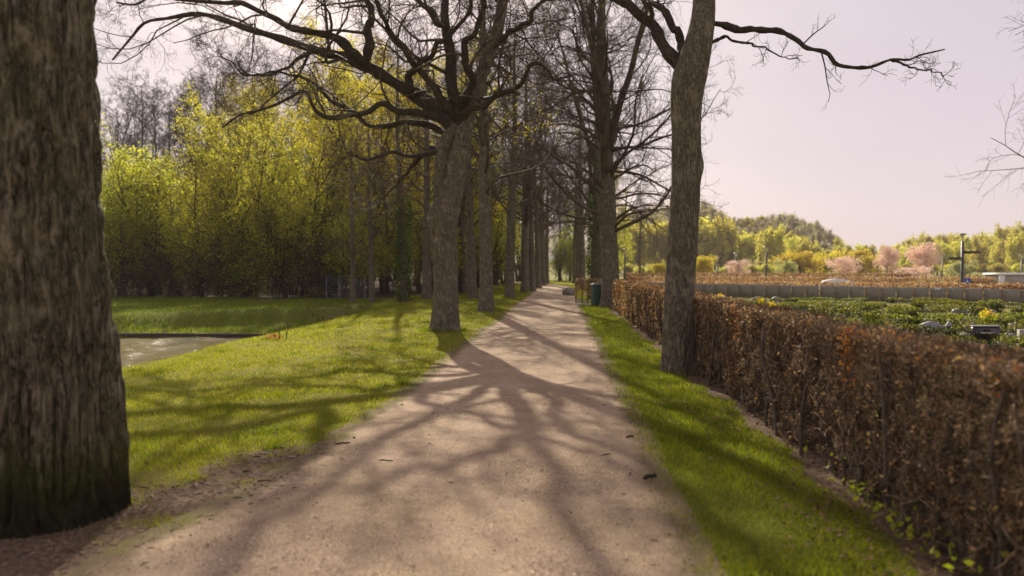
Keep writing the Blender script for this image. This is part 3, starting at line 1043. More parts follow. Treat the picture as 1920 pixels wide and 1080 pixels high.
# --- the leaning oak left of the path
Y2 = G(833, 620)[1]
b2 = np.array([G(833, 620)[0], Y2, 0.0])
k2 = Y2 / F
tp = [W(833, 624, Y2), W(835, 570, Y2), W(835, 504, Y2), W(833, 450, Y2), W(834, 412, Y2), W(844, 365, Y2), W(855, 320, Y2), W(863, 280, Y2), W(869, 245, Y2), W(884, 195, Y2 + .2), W(905, 135, Y2 + .4), W(925, 85, Y2 + .5), W(938, 30, Y2 + .6), W(948, -50, Y2 + .7), W(955, -150, Y2 + .9)]
tr = 0.95 * np.array([27, 25, 24, 24.5, 26, 23, 20, 18, 17, 15, 14, 13, 11.5, 9.5, 6]) * k2
tp[0][2] = -0.05
limbs2 = [
    ([(856, 262), (842, 226), (815, 205), (770, 185), (735, 158), (690, 122), (640, 105), (570, 84), (500, 64), (435, 42), (350, 28), (282, 38), (245, 60), (243, 84), (212, 106)], 17, 2.2, 1.5),
    ([(690, 122), (640, 78), (588, 60), (540, 48), (500, 28), (450, 10), (410, 4), (340, 5), (280, -5), (220, 10)], 10, 2.0, -1.0),
    ([(858, 265), (856, 220), (848, 170), (842, 110), (838, 50), (832, -20), (826, -110), (818, -220), (822, -330)], 15, 4, 0.8),
    ([(860, 280), (868, 235), (886, 190), (908, 130), (925, 85), (938, 30), (948, -50), (955, -150), (975, -260)], 11, 4, 1.2),
    ([(860, 252), (868, 224), (893, 200), (925, 182), (958, 172), (978, 158), (988, 140), (998, 122), (1018, 128), (1046, 148), (1075, 140)], 10, 2.0, -1.5),
    ([(688, 118), (690, 70), (694, 30), (688, -30), (680, -100), (690, -190)], 11, 3, 0.5),
    ([(856, 262), (844, 240), (820, 222), (795, 212), (765, 212), (740, 205), (712, 188), (690, 205), (655, 218), (600, 215), (560, 172), (505, 200), (455, 212), (420, 240)], 10, 1.8, -1.2),
    ([(838, 255), (815, 235), (790, 228), (760, 232), (728, 242), (700, 240), (668, 215), (640, 200), (600, 165), (570, 150), (520, 135), (465, 138), (440, 105)], 8, 1.6, 1.4),
    ([(836, 278), (812, 282), (790, 296), (765, 320), (745, 345), (720, 370), (702, 392)], 6.5, 1.6, 0.8),
    ([(836, 278), (800, 290), (760, 292), (730, 284), (695, 300), (660, 290), (630, 310), (605, 340)], 5.5, 1.4, -1.6),
    ([(852, 225), (828, 180), (790, 140), (768, 105), (742, 70), (718, 30), (690, -20), (670, -80)], 10, 3, -1.8),
    ([(766, 180), (772, 140), (790, 112), (812, 100), (836, 66), (870, 40), (890, 0), (900, -60)], 8, 2.5, -0.8),
    ([(862, 215), (880, 160), (872, 110), (885, 60), (905, 10), (900, -60), (915, -140)], 10, 3, -2.0),
    ([(925, 90), (955, 60), (990, 40), (1010, 10), (1050, -10), (1090, -60)], 7, 2, -1.2),
    ([(838, 50), (800, 20), (770, -10), (720, -40), (660, -60), (600, -110)], 8, 2, 1.5),
    ([(600, 92), (560, 112), (520, 138), (470, 140), (452, 138), (430, 112), (400, 96)], 5, 1.2, 0.8),
]
hero_tree(21, 'oak_tree', 'thick gnarled bare oak with a burl on its leaning trunk, standing on the lawn', 'avenue trees',
          b2, tp, tr, limbs2, Y2, burls=[(2.95, PI, 0.30, 0.34, 0.8), (3.25, PI * 0.85, 0.12, 0.2, 0.5), (2.2, 0.3, 0.06, 0.5, 0.9)], levels=LV_OAK, buds=2600)
# the second stem grown together with it
rt = bpy.data.objects['oak_tree']
trunk_mesh(np.random.default_rng(3), 'side_stem', [W(832, 415, Y2 - .02), W(826, 375, Y2 - .08), W(825, 335, Y2 - .12), W(828, 295, Y2 - .1), W(838, 262, Y2), W(856, 236, Y2)],
           np.array([12, 12, 11, 11, 13, 12]) * k2, BARK, rt, b2, sides=18, n=30, flare=0.0)

# --- the near oak by the hedge, right
YR = G(1275, 698)[1]
bR = np.array([G(1275, 698)[0], YR, 0.0])
kR = YR / F
tp = [W(1275, 704, YR), W(1274, 650, YR), W(1272, 590, YR), W(1275, 520, YR), W(1279, 450, YR), W(1284, 380, YR), W(1287, 320, YR), W(1288, 250, YR), W(1289, 190, YR), W(1295, 145, YR), W(1304, 105, YR), W(1313, 65, YR), W(1319, 20, YR + .1), W(1318, -40, YR + .2), W(1312, -120, YR + .3)]
tr = np.array([28, 27, 26, 26, 26, 26, 26, 26, 28, 32, 29, 25, 22, 20, 15]) * kR
tp[0][2] = -0.05
limbsR = [
    ([(1292, 190), (1302, 118), (1312, 70), (1319, 20), (1318, -40), (1312, -120), (1318, -220), (1305, -340), (1310, -440)], 16, 6, 0.6),
    ([(1290, 180), (1282, 130), (1262, 104), (1236, 72), (1210, 46), (1180, 18), (1150, -8), (1115, -50), (1080, -110), (1060, -190)], 19, 5, 0.8),
    ([(1284, 112), (1276, 80), (1268, 50), (1256, 24), (1236, 8), (1210, -4), (1180, -40), (1160, -110)], 11, 4, 1.0),
    ([(1334, 44), (1360, 50), (1382, 58), (1402, 47), (1424, 48), (1440, 62), (1470, 67), (1490, 72), (1500, 88), (1512, 95), (1540, 95), (1560, 110), (1590, 120), (1625, 122), (1655, 113), (1672, 108), (1700, 104), (1735, 97), (1768, 90)], 8.5, 1.4, -1.0),
    ([(1668, 110), (1695, 120), (1720, 128), (1745, 132), (1772, 142)], 3.0, 0.9, -0.4),
    ([(1332, 82), (1345, 76), (1360, 70), (1378, 77), (1400, 80), (1425, 88), (1450, 95), (1475, 110), (1494, 104)], 4.0, 1.0, 0.5),
    ([(1316, -30), (1345, -70), (1385, -110), (1430, -150), (1480, -210)], 12, 4, -0.8),
    ([(1316, -60), (1290, -120), (1262, -190), (1240, -280)], 11, 4, 0.8),
]
LV_R = [dict(k=7, n=7, ang=(35, 75), lf=(0.2, 0.42), gn=0.26, up=0.05, t0=0.3, rr=0.45, rmin=0.009, lmin=0.3, lmax=1.9),
        dict(k=5, n=5, ang=(30, 70), lf=(0.35, 0.6), gn=0.26, up=0.04, t0=0.2, rr=0.6, rmin=0.005, lmin=0.2),
        dict(k=4, n=4, ang=(30, 70), lf=(0.35, 0.6), gn=0.24, up=0.03, t0=0.25, rr=0.6, rmin=0.0035, lmin=0.12),
        dict(k=3, n=4, ang=(30, 65), lf=(0.4, 0.65), gn=0.22, up=0.02, t0=0.3, rr=0.7, rmin=0.0028, lmin=0.08)]
hero_tree(22, 'oak_tree', 'tall grey oak against the clipped hedge, one long crooked limb reaching right', 'avenue trees',
          bR, tp, tr, limbsR, YR, burls=[(3.25, 0.0, 0.22, 0.16, 0.5), (4.3, PI, 0.10, 0.4, 0.6)], levels=LV_R, buds=500, flare=0.28, light=(3, 4, 5))

# --- the huge near trunk, left
xr, yr_ = G(237, 975)[:2]
r1 = 0.47
b1 = np.array([xr - 0.590, yr_ + 0.05, 0.0])
Y1 = b1[1]
tp = [(b1[0], Y1, -0.05), (b1[0] - 0.0, Y1, 0.6), (b1[0] - 0.03, Y1, 1.4), (b1[0] - 0.06, Y1, 2.2), (b1[0] - 0.08, Y1, 3.2), (b1[0] - 0.10, Y1, 4.4), (b1[0] - 0.1, Y1, 5.4)]
tr = np.array([0.43, 0.43, 0.43, 0.43, 0.43, 0.425, 0.41])
ex = []
c5 = np.array([b1[0] - 0.1, Y1, 5.2])
for az, el, L, r in ((100, 65, 8, .2), (200, 45, 7, .17), (300, 60, 8, .18), (20, 58, 6.5, .15), (150, 75, 9, .2), (250, 35, 6, .14)):
    a, e = math.radians(az), math.radians(el)
    d = np.array([math.cos(a) * math.cos(e), math.sin(a) * math.cos(e), math.sin(e)])
    ex.append(([c5, c5 + d * L * .33 + (0, 0, .2), c5 + d * L * .66 + (0, 0, .1), c5 + d * L], r, .04))
LV_1 = [dict(k=7, n=7, ang=(35, 70), lf=(0.3, 0.5), gn=0.24, up=0.1, t0=0.25, rr=0.5, rmin=0.015, lmin=0.7),
        dict(k=5, n=5, ang=(30, 70), lf=(0.35, 0.6), gn=0.24, up=0.06, t0=0.2, rr=0.6, rmin=0.008, lmin=0.3),
        dict(k=4, n=4, ang=(30, 70), lf=(0.35, 0.6), gn=0.24, up=0.04, t0=0.25, rr=0.6, rmin=0.006, lmin=0.2)]
hero_tree(23, 'oak_tree', 'massive near oak trunk with shaded mossy foot at the left edge beside the bare soil', 'avenue trees',
          b1, tp, tr, [], Y1, extra_limbs=ex, mat=BARK_BIG, sides=260, nring=300, levels=LV_1, flare=0.075, ridge=0.05)


# --- avenue trees of the two rows (prototypes, then copies)
def avenue_tree(seed, name, label, loc, h=18.0, r=0.33, fork=None, group='avenue trees', first=0.27, k0=30, lean=0.3, buds=0, twig=TWIG, bark=BARK,
                spread=0.5, levels=None, rot=0, scale=1.0, leaders=1, side=None):
    rng = np.random.default_rng(seed)
    root = thing(name, label, 'tree', loc, rot, group, scale)
    o0 = np.zeros(3)
    ln = rng.normal(size=2) * lean
    pts = [(0, 0, -0.08), (0.02, 0, h * 0.1), (ln[0] * .25, ln[1] * .2, h * .25), (ln[0] * .5, ln[1] * .5, h * .42), (ln[0] * 1.0, ln[1] * 0.9, h * .62), (ln[0] * 0.8, ln[1] * 1.3, h * .82), (ln[0] * 1.2, ln[1] * 1.4, h)]
    rad = np.array([1.0, 0.92, 0.84, 0.72, 0.5, 0.28, 0.06]) * r
    tr_o, TP, TR = trunk_mesh(rng, 'trunk', pts, rad, bark, root, o0, sides=18, n=44, flare=0.35, ridge=0.02)
    tb = Tubes()
    P = TP[None]
    R = TR[None]
    if leaders > 1:
        # big secondary stems
        q, rq = spawn(rng, P, R, leaders, n=20, ang=(12, 24), lf=(0.5, 0.7), gn=0.06, up=0.07, t0=0.24, t1=0.40, rr=0.6, rmin=0.05, taper=0.12)
        tb.add(q, rq, 9)
        lm0 = spawn(rng, q, rq, 14, n=14, ang=(35, 70), lf=(0.28, 0.45), gn=0.15, up=0.05, t0=0.15, rr=0.32, rmin=0.022, lmin=1.2, lmax=5)
        tb.add(lm0[0], lm0[1], 6)
        tree_crown(rng, lm0[0], lm0[1], levels or LV_AV, tb)
    L1 = spawn(rng, P, R, k0, n=14, ang=(40, 78), lf=(spread * .5, spread * .75), gn=0.14, up=0.045, t0=first, t1=0.97, rr=0.25, rmin=0.018, lmin=1.2, lmax=7.5, taper=0.15)
    tb.add(L1[0], L1[1], 6)
    lv = tree_crown(rng, L1[0], L1[1], levels or LV_AV, tb)
    for az0, ns_, h0, h1, len_ in (side or ()):
        zz = rng.uniform(h0, h1, ns_)
        st = np.stack([np.interp(zz, TP[:, 2], TP[:, 0]), np.interp(zz, TP[:, 2], TP[:, 1]), zz], 1)
        az = math.radians(az0) + rng.normal(size=ns_) * 0.7
        el = rng.uniform(0.05, 0.7, ns_)
        d = np.stack([np.cos(az) * np.cos(el), np.sin(az) * np.cos(el), np.sin(el)], 1)
        sp_ = walk(rng, st, d, rng.uniform(.7, 1.1, ns_) * len_, 14, 0.10, -0.02)
        sr_ = np.linspace(1, .2, 14)[None] * rng.uniform(.035, .07, ns_)[:, None]
        tb.add(sp_, sr_, 6)
        tree_crown(rng, sp_, sr_, [dict(k=9, n=7, ang=(25, 60), lf=(.25, .5), gn=.14, up=.0, t0=.12, rr=.5, rmin=.010, lmin=.6), dict(k=6, n=5, ang=(25, 55), lf=(.35, .6), gn=.16, up=.0, t0=.15, rr=.6, rmin=.006, lmin=.3)], tb)
    tb.build('crown', twig, root)
    if buds:
        tips = lv[-1][0][:, -1]
        sel = rng.choice(len(tips), min(buds, len(tips)), replace=False)
        leaf_obj(rng, 'foliage', tips[sel], 0.075, LEAF_BUD, root)
    return root


LV_AV = [dict(k=8, n=8, ang=(30, 65), lf=(0.3, 0.5), gn=0.2, up=0.04, t0=0.2, rr=0.45, rmin=0.011, lmin=0.7),
         dict(k=6, n=5, ang=(30, 65), lf=(0.4, 0.65), gn=0.2, up=0.03, t0=0.2, rr=0.5, rmin=0.0072, lmin=0.4),
         dict(k=4, n=4, ang=(28, 60), lf=(0.4, 0.65), gn=0.2, up=0.02, t0=0.25, rr=0.65, rmin=0.0042, lmin=0.25)]


def gp(px, py):
    p = G(px, py)
    return (p[0], p[1], 0.0)


lab_far = 'slim bare avenue tree farther down the left row beyond the gnarled oak'
# left row
avA = avenue_tree(31, 'avenue_tree', 'straight bare tree just right of the gnarled oak, one crooked low branch', gp(911, 584), h=15.5, r=0.28, k0=28, buds=300, side=((0, 9, 5.5, 11.5, 4.0), (180, 8, 5, 11, 4.0)))
avB = avenue_tree(32, 'avenue_tree', 'third trunk of the left row, dark and straight, standing close to the path', gp(956, 559), h=16, r=0.28, k0=26)
avC = avenue_tree(33, 'avenue_tree', 'grey trunk in the left row before the far trunks crowd together', gp(984, 549), h=16.5, r=0.30, k0=20, leaders=2)
spots = [(997, 546.0), (1009, 540), (1018, 535.5), (1025, 532)]
for i, (px, py) in enumerate(spots):
    dup((avA, avB, avC)[i % 3], gp(px, py), 0.9 + i * 1.3, 0.96 + 0.05 * (i % 3), lab_far, 'avenue trees')
dup(avB, gp(886, 560), 2.2, 0.85, 'dark slim trunk behind and between the oak and the straight tree', 'avenue trees')
dup(avC, gp(872, 552), 4.0, 0.75, 'reddish brown thin trunk just behind the right side of the oak', 'avenue trees')
# right row
rA = avenue_tree(41, 'avenue_tree', 'large forked grey tree by the green bin at the end of the hedge', gp(1143, 577), h=18, r=0.38, k0=24, leaders=3, spread=0.50, first=0.16, side=((5, 18, 3.0, 9.5, 4.4), (185, 14, 4.5, 12, 4.6)))
rB = avenue_tree(42, 'avenue_tree', 'ivy grown tree standing just left behind the forked grey tree', gp(1119, 560), h=18, r=0.36, k0=20, leaders=2, side=((185, 12, 3.5, 11, 4.5),), spread=0.55, first=0.22)
p = gp(1092, 543)
dup(avB, p, 3.0, 1.0, 'dark leaning trunk of the right row beyond the ivy grown tree', 'avenue trees')
for i, (px, py) in enumerate(((1084, 536), (1078, 532))):
    dup((avC, avA)[i], gp(px, py), 1.0 + 2 * i, 1.0, 'far bare tree at the end of the right row', 'avenue trees')
# ivy on the trunk of rB
rgi = np.random.default_rng(8)
N = 3800
zz = rgi.uniform(0.1, 8.5, N)
aa = rgi.vonmises(PI * 1.05, 1.2, N)
rr_ = 0.46 * (1 - zz / 26) + rgi.uniform(0.0, 0.12, N)
leaf_obj(rgi, 'ivy', np.stack([np.cos(aa) * rr_, np.sin(aa) * rr_, zz], 1), 0.10, LEAF_IVY, rB)
# yellow fresh leaves on one low branch over the path
rgy = np.random.default_rng(9)
tb = Tubes()
q = np.array([W(913, 262, 30.8), W(945, 240, 30.5), W(985, 238, 30), W(1035, 252, 30)])
tb.add(catmull(q, 12), np.linspace(.05, .012, 12), 5)
q2 = spawn(rgy, catmull(q, 12)[None], np.linspace(.05, .012, 12)[None], 26, n=6, lf=(.35, .9), rmin=.006)
tb.add(q2[0], q2[1], 3)
b = np.array(gp(911, 584))
yb = tb.build('leafing_branch', TWIG, avA, b)
pts = np.repeat(q2[0][:, 2:].reshape(-1, 3), 3, 0)
leaf_obj(rgy, 'foliage', pts + rgy.normal(size=pts.shape) * 0.10 - b, 0.075, LEAF_YELLOW, yb)

# a tree outside the frame, right: its branch tips reach in
rt = avenue_tree(51, 'oak_tree', 'bare tree at the far right edge, only its thin branch tips reaching into the sky', (16.9, 23.5, 0), h=16, r=0.35, k0=26, spread=0.62, first=0.24, group=None)

# ------------------------------------------------------------------ the wood on the left
LV_W = [dict(k=5, n=6, ang=(28, 60), lf=(0.3, 0.5), gn=0.14, up=0.07, t0=0.2, rr=0.4, rmin=0.009, lmin=0.6),
        dict(k=4, n=5, ang=(28, 60), lf=(0.35, 0.6), gn=0.16, up=0.05, t0=0.2, rr=0.6, rmin=0.006, lmin=0.4)]
LV_B = [dict(LV_W[0], k=6, rmin=.018), dict(LV_W[1], k=5, rmin=.013)] + [dict(k=4, n=4, ang=(25, 55), lf=(0.4, 0.6), gn=0.16, up=0.05, t0=0.25, rr=0.65, rmin=0.0095, lmin=0.3)]


def forest_tree(seed, name, label, cat, loc, h, r, k0, first, spread, leaf_mat, n_leaf, leaf_size, up=0.09, ang=(35, 65), twig=TWIG, stems=1, group=None,
                levels=None, rot=0, scale=1, leaf_low=0.0, jit=0.16, lmax=5.0, bark=None):
    rng = np.random.default_rng(seed)
    root = thing(name, label, cat, loc, rot, group, scale)
    tb = Tubes()
    Ps, Rs = [], []
    for s in range(stems):
        a = rng.uniform(0, 6.28)
        sp = 0 if stems == 1 else rng.uniform(0.1, 0.30) * h
        b0 = rng.normal(size=2) * (0 if stems == 1 else 0.25)
        hh = h * (1 if s == 0 else rng.uniform(0.65, 1.0))
        pts = np.array([(b0[0], b0[1], -0.05), (b0[0] + math.cos(a) * sp * .25, b0[1] + math.sin(a) * sp * .25, hh * .3), (b0[0] + math.cos(a) * sp * .6 + rng.normal() * .15, b0[1] + math.sin(a) * sp * .6, hh * .65), (b0[0] + math.cos(a) * sp, b0[1] + math.sin(a) * sp, hh)])
        P = catmull(pts, 16)
        P[1:-1] += rng.normal(size=(14, 3)) * 0.05
        Ps.append(P)
        Rs.append(np.linspace(1, 0.12, 16) * r * (1 if s == 0 else 0.8) * np.where(np.arange(16) == 0, 1.35, 1))
    Ps, Rs = np.array(Ps), np.array(Rs)
    tt = Tubes()
    tt.add(Ps, Rs, 8)
    L1 = spawn(rng, Ps, Rs, k0, n=8, ang=ang, lf=(spread * .6, spread), gn=0.11, up=up, t0=first, t1=0.98, rr=0.5, rmin=0.02, lmin=0.5, lmax=lmax, taper=0.2)
    tt.add(L1[0], L1[1], 4)
    tt.build('trunk', bark or BARK_FAR, root)
    lv = tree_crown(rng, L1[0], L1[1], levels or LV_W, tb)
    crown_twig = tb.build('branching' if n_leaf else 'crown', twig, root)
    if n_leaf:
        last = lv[-1][0]
        pool = np.concatenate([last[:, -1], last[:, last.shape[1] // 2], lv[-2][0][:, -1]])
        sel = rng.integers(0, len(pool), n_leaf)
        pp = pool[sel] + rng.normal(size=(n_leaf, 3)) * jit
        pp = pp[pp[:, 2] > leaf_low]
        leaf_obj(rng, 'crown', pp, leaf_size, leaf_mat, root)
    return root


GW = 'trees of the wood left of the path'
L_lime = 'lime green leafing tree at the edge of the wood behind the pond'
L_yel = 'yellow leafing tree in the wood behind the gnarled oak'
L_bare = 'tall bare brown tree rising behind the leafing trees of the wood'
L_shr = 'bushy green shrub at the foot of the wood behind the pond bank'
L_thk = 'dark leafless thicket bush at the shaded foot of the wood'
f_lime = forest_tree(61, 'leafing_tree', L_lime, 'tree', (-19, 46, 0), 10.5, 0.13, 24, 0.16, 0.40, LEAF_LIME, 8200, 0.125, stems=3, group=GW)
f_lime2 = forest_tree(62, 'leafing_tree', L_lime, 'tree', (-24.5, 45, 0), 9.0, 0.12, 24, 0.12, 0.45, LEAF_LIME, 7600, 0.125, stems=3, group=GW, up=0.05)
f_yel = forest_tree(63, 'leafing_tree', L_yel, 'tree', (-11, 49, 0), 14.5, 0.17, 30, 0.2, 0.34, LEAF_YELLOW, 8200, 0.135, stems=2, group=GW, twig=TWIG)
f_yel2 = forest_tree(64, 'leafing_tree', L_yel, 'tree', (-15, 50, 0), 16.0, 0.19, 34, 0.2, 0.32, LEAF_YELLOW, 8200, 0.135, stems=1, group=GW)
f_bare = forest_tree(65, 'bare_tree', L_bare, 'tree', (-30, 66, 0), 19.0, 0.22, 30, 0.25, 0.30, None, 0, 0, stems=1, group=GW, twig=TWIG_PALE, levels=LV_B, up=0.10, ang=(22, 50), bark=TWIG_PALE)
f_bare2 = forest_tree(66, 'bare_tree', L_bare, 'tree', (-22, 70, 0), 18.0, 0.20, 22, 0.2, 0.34, None, 0, 0, stems=2, group=GW, twig=TWIG_PALE, levels=LV_B, up=0.08, ang=(25, 55), bark=TWIG_PALE)
f_shr = forest_tree(67, 'shrub', L_shr, 'shrub', (-16, 42.5, 0), 4.6, 0.045, 14, 0.08, 0.5, LEAF_GREEN, 4400, 0.105, stems=7, group=GW, up=0.06, twig=STEM, bark=STEM)
f_thk = forest_tree(68, 'thicket_bush', L_thk, 'shrub', (-14, 42.5, 0), 2.9, 0.03, 10, 0.05, 0.5, LEAF_DARK, 1800, 0.095, stems=12, group=GW, up=0.10, ang=(18, 55), twig=STEM, bark=STEM)
f_col = forest_tree(69, 'leafing_tree', 'slender leafing tree deep in the wood', 'tree', (-8, 60, 0), 15.0, 0.14, 30, 0.12, 0.22, LEAF_LIME, 7000, 0.15, stems=1, group=GW)

rw = np.random.default_rng(77)


def wood_row(protos, x0, x1, step, y_of, jx, jy, smin, smax):
    x = x0
    i = 0
    while x < x1:
        y = y_of(x) + rw.uniform(-jy, jy)
        xx = x + rw.uniform(-jx, jx)
        pr = protos[int(rw.integers(0, len(protos)))]
        s = rw.uniform(smin, smax)
        dup(pr, (xx, y, float(H(xx, y))), rw.uniform(0, 6.28), (s * rw.uniform(.95, 1.1), s * rw.uniform(.95, 1.1), s))
        x += step * rw.uniform(0.8, 1.2)
        i += 1


# foot of the wood: thicket and shrubs
wood_row([f_thk, f_thk, f_shr], -46, -17, 1.9, lambda x: 43.2 - 0.02 * (x + 10), 0.4, 0.5, 0.75, 1.25)
wood_row([f_thk, f_shr, f_lime2], -46, -17, 2.3, lambda x: 44.6, 0.6, 0.8, 0.55, 1.0)
wood_row([f_lime2, f_lime], -44, -18, 3.6, lambda x: 42.9, 1.0, 0.5, 0.42, 0.62)
wood_row([f_shr, f_lime2, f_thk], -17, -9.0, 2.0, lambda x: 43.4, 0.6, 0.5, 0.42, 0.75)
wood_row([f_lime2, f_shr, f_lime], -17, -7.5, 3.0, lambda x: 46, 0.6, 0.8, 0.5, 0.85)
wood_row([f_shr, f_thk], -44, -7, 2.8, lambda x: 55, 0.8, 1.2, 0.8, 1.1)
# leafing trees
wood_row([f_lime, f_lime2], -44, -13.5, 3.0, lambda x: 46.5, 0.8, 1.0, 0.62, 0.92)
wood_row([f_lime, f_lime2], -50, -10, 3.2, lambda x: 61, 0.8, 1.5, 0.85, 1.15)
wood_row([f_yel, f_yel2], -20, -13, 3.6, lambda x: 50, 0.8, 1.2, 0.72, 0.85)
wood_row([f_yel, f_yel2], -13, -6, 3.6, lambda x: 51, 0.8, 1.2, 0.85, 1.02)
wood_row([f_bare, f_bare2], -19, -6, 6.0, lambda x: 64, 1.0, 2.0, 0.85, 1.0)
wood_row([f_yel2, f_yel], -33, -6, 2.7, lambda x: 77, 0.8, 1.5, 1.15, 1.4)
wood_row([f_shr, f_lime2], -60, -6, 3.4, lambda x: 82, 1.0, 2.0, 0.9, 1.3)
# bare trees behind
wood_row([f_bare, f_bare2], -66, -28, 2.9, lambda x: 86, 1.0, 2.5, 1.08, 1.28)
wood_row([f_bare, f_bare2], -76, -30, 3.3, lambda x: 99, 1.0, 2.5, 1.2, 1.4)
wood_row([f_yel2, f_bare2, f_lime], -34, -6, 3.2, lambda x: 104, 1.2, 3.0, 1.0, 1.25)
wood_row([f_shr], -90, -13, 3.4, lambda x: 122, 1.0, 3.0, 1.5, 2.2)
# along the left side of the path, farther on
for (xx, yy, pr, s) in ((-7.6, 56, f_col, .8), (-6.6, 66, f_bare, .8), (-7.5, 73, f_col, .9), (-6.4, 84, f_bare2, .8), (-9, 63, f_shr, .7), (-6.8, 78, f_shr, .8), (-7.5, 88, f_shr, 1.0),
                        (-5.6, 96, f_col, .9), (-9.5, 100, f_yel2, .9)):
    dup(pr, (xx, yy, 0), rw.uniform(0, 6.28), s, {f_col: 'slender leafing tree deep in the wood'}.get(pr))
for (xx, yy, pr, q) in ((-7.4, 47.5, f_lime2, .62), (-6.2, 53, f_yel, .6), (-7.8, 57, f_lime, .8), (-6.0, 61, f_lime2, .85), (-7.0, 69, f_yel, .75), (-6.2, 75, f_lime, .8), (-8.5, 52, f_shr, .7)):
    dup(pr, (xx, yy, 0), rw.uniform(0, 6.28), q, 'fresh yellow green tree showing between the trunks of the left row', 'trees behind the left row')
# end of the path
L_end = 'bright green bush closing the far end of the path'
for (xx, yy, pr, s) in ((-3.2, 99, f_shr, 1.0), (-0.5, 103, f_shr, 1.25), (2.2, 101, f_shr, 1.1), (4.8, 98, f_shr, 0.95), (1.0, 108, f_shr, 1.4)):
    dup(pr, (xx, yy, 0), rw.uniform(0, 6.28), s, L_end, 'bushes at the end of the path')
L_endt = 'tall tree of the wood beyond the end of the path'
for i in range(9):
    xx = -14 + i * 2.6 + rw.uniform(-.8, .8)
    pr = (f_yel2, f_bare, f_col, f_bare2)[i % 4]
    dup(pr, (xx, 114 + rw.uniform(-4, 8), 0), rw.uniform(0, 6.28), rw.uniform(.8, 1.0), L_endt, 'trees beyond the end of the path')
for i in range(4):
    xx = 5 + i * 2.4 + rw.uniform(-1, 1)
    pr = (f_bare, f_bare2, f_col)[i % 3]
    dup(pr, (xx, 128 + rw.uniform(-5, 12), 0), rw.uniform(0, 6.28), rw.uniform(.7, .9), 'tree in the belt behind the cemetery, seen through the right row', 'trees behind the cemetery')

# a few single trunks that stand out at the edge of the wood
dk = avenue_tree(71, 'bare_tree', 'dark brown forked tree at the edge of the wood left of the gnarled oak', gp(800, 561), h=15, r=0.24, k0=22, first=0.2, spread=0.45, group=None, levels=LV_AV[:2])
iv = avenue_tree(72, 'bare_tree', 'ivy covered trunk at the edge of the wood', gp(757, 566), h=14, r=0.2, k0=18, first=0.25, spread=0.4, group=None, levels=LV_AV[:2])
N = 3400
zz = rgi.uniform(0.0, 5.2, N) ** 1.0
aa = rgi.uniform(0, 2 * PI, N)
rr_ = 0.2 + rgi.uniform(0.0, 0.30, N) * (0.6 + 0.6 * vnoise(aa * 1.2, zz * 1.5, 3))
leaf_obj(rgi, 'ivy', np.stack([np.cos(aa) * rr_, np.sin(aa) * rr_, zz], 1), 0.10, LEAF_IVY, iv)
dup(dk, gp(697, 567), 1.7, 0.62, 'thin dark trunk at the edge of the wood near the wire fence')
dup(dk, gp(662, 568), 2.9, 0.55, 'thinnest dark trunk behind the wire fence')

# ------------------------------------------------------------------ the clipped beech hedge
HX0, HX1, HH = 2.06, 2.66, 1.15


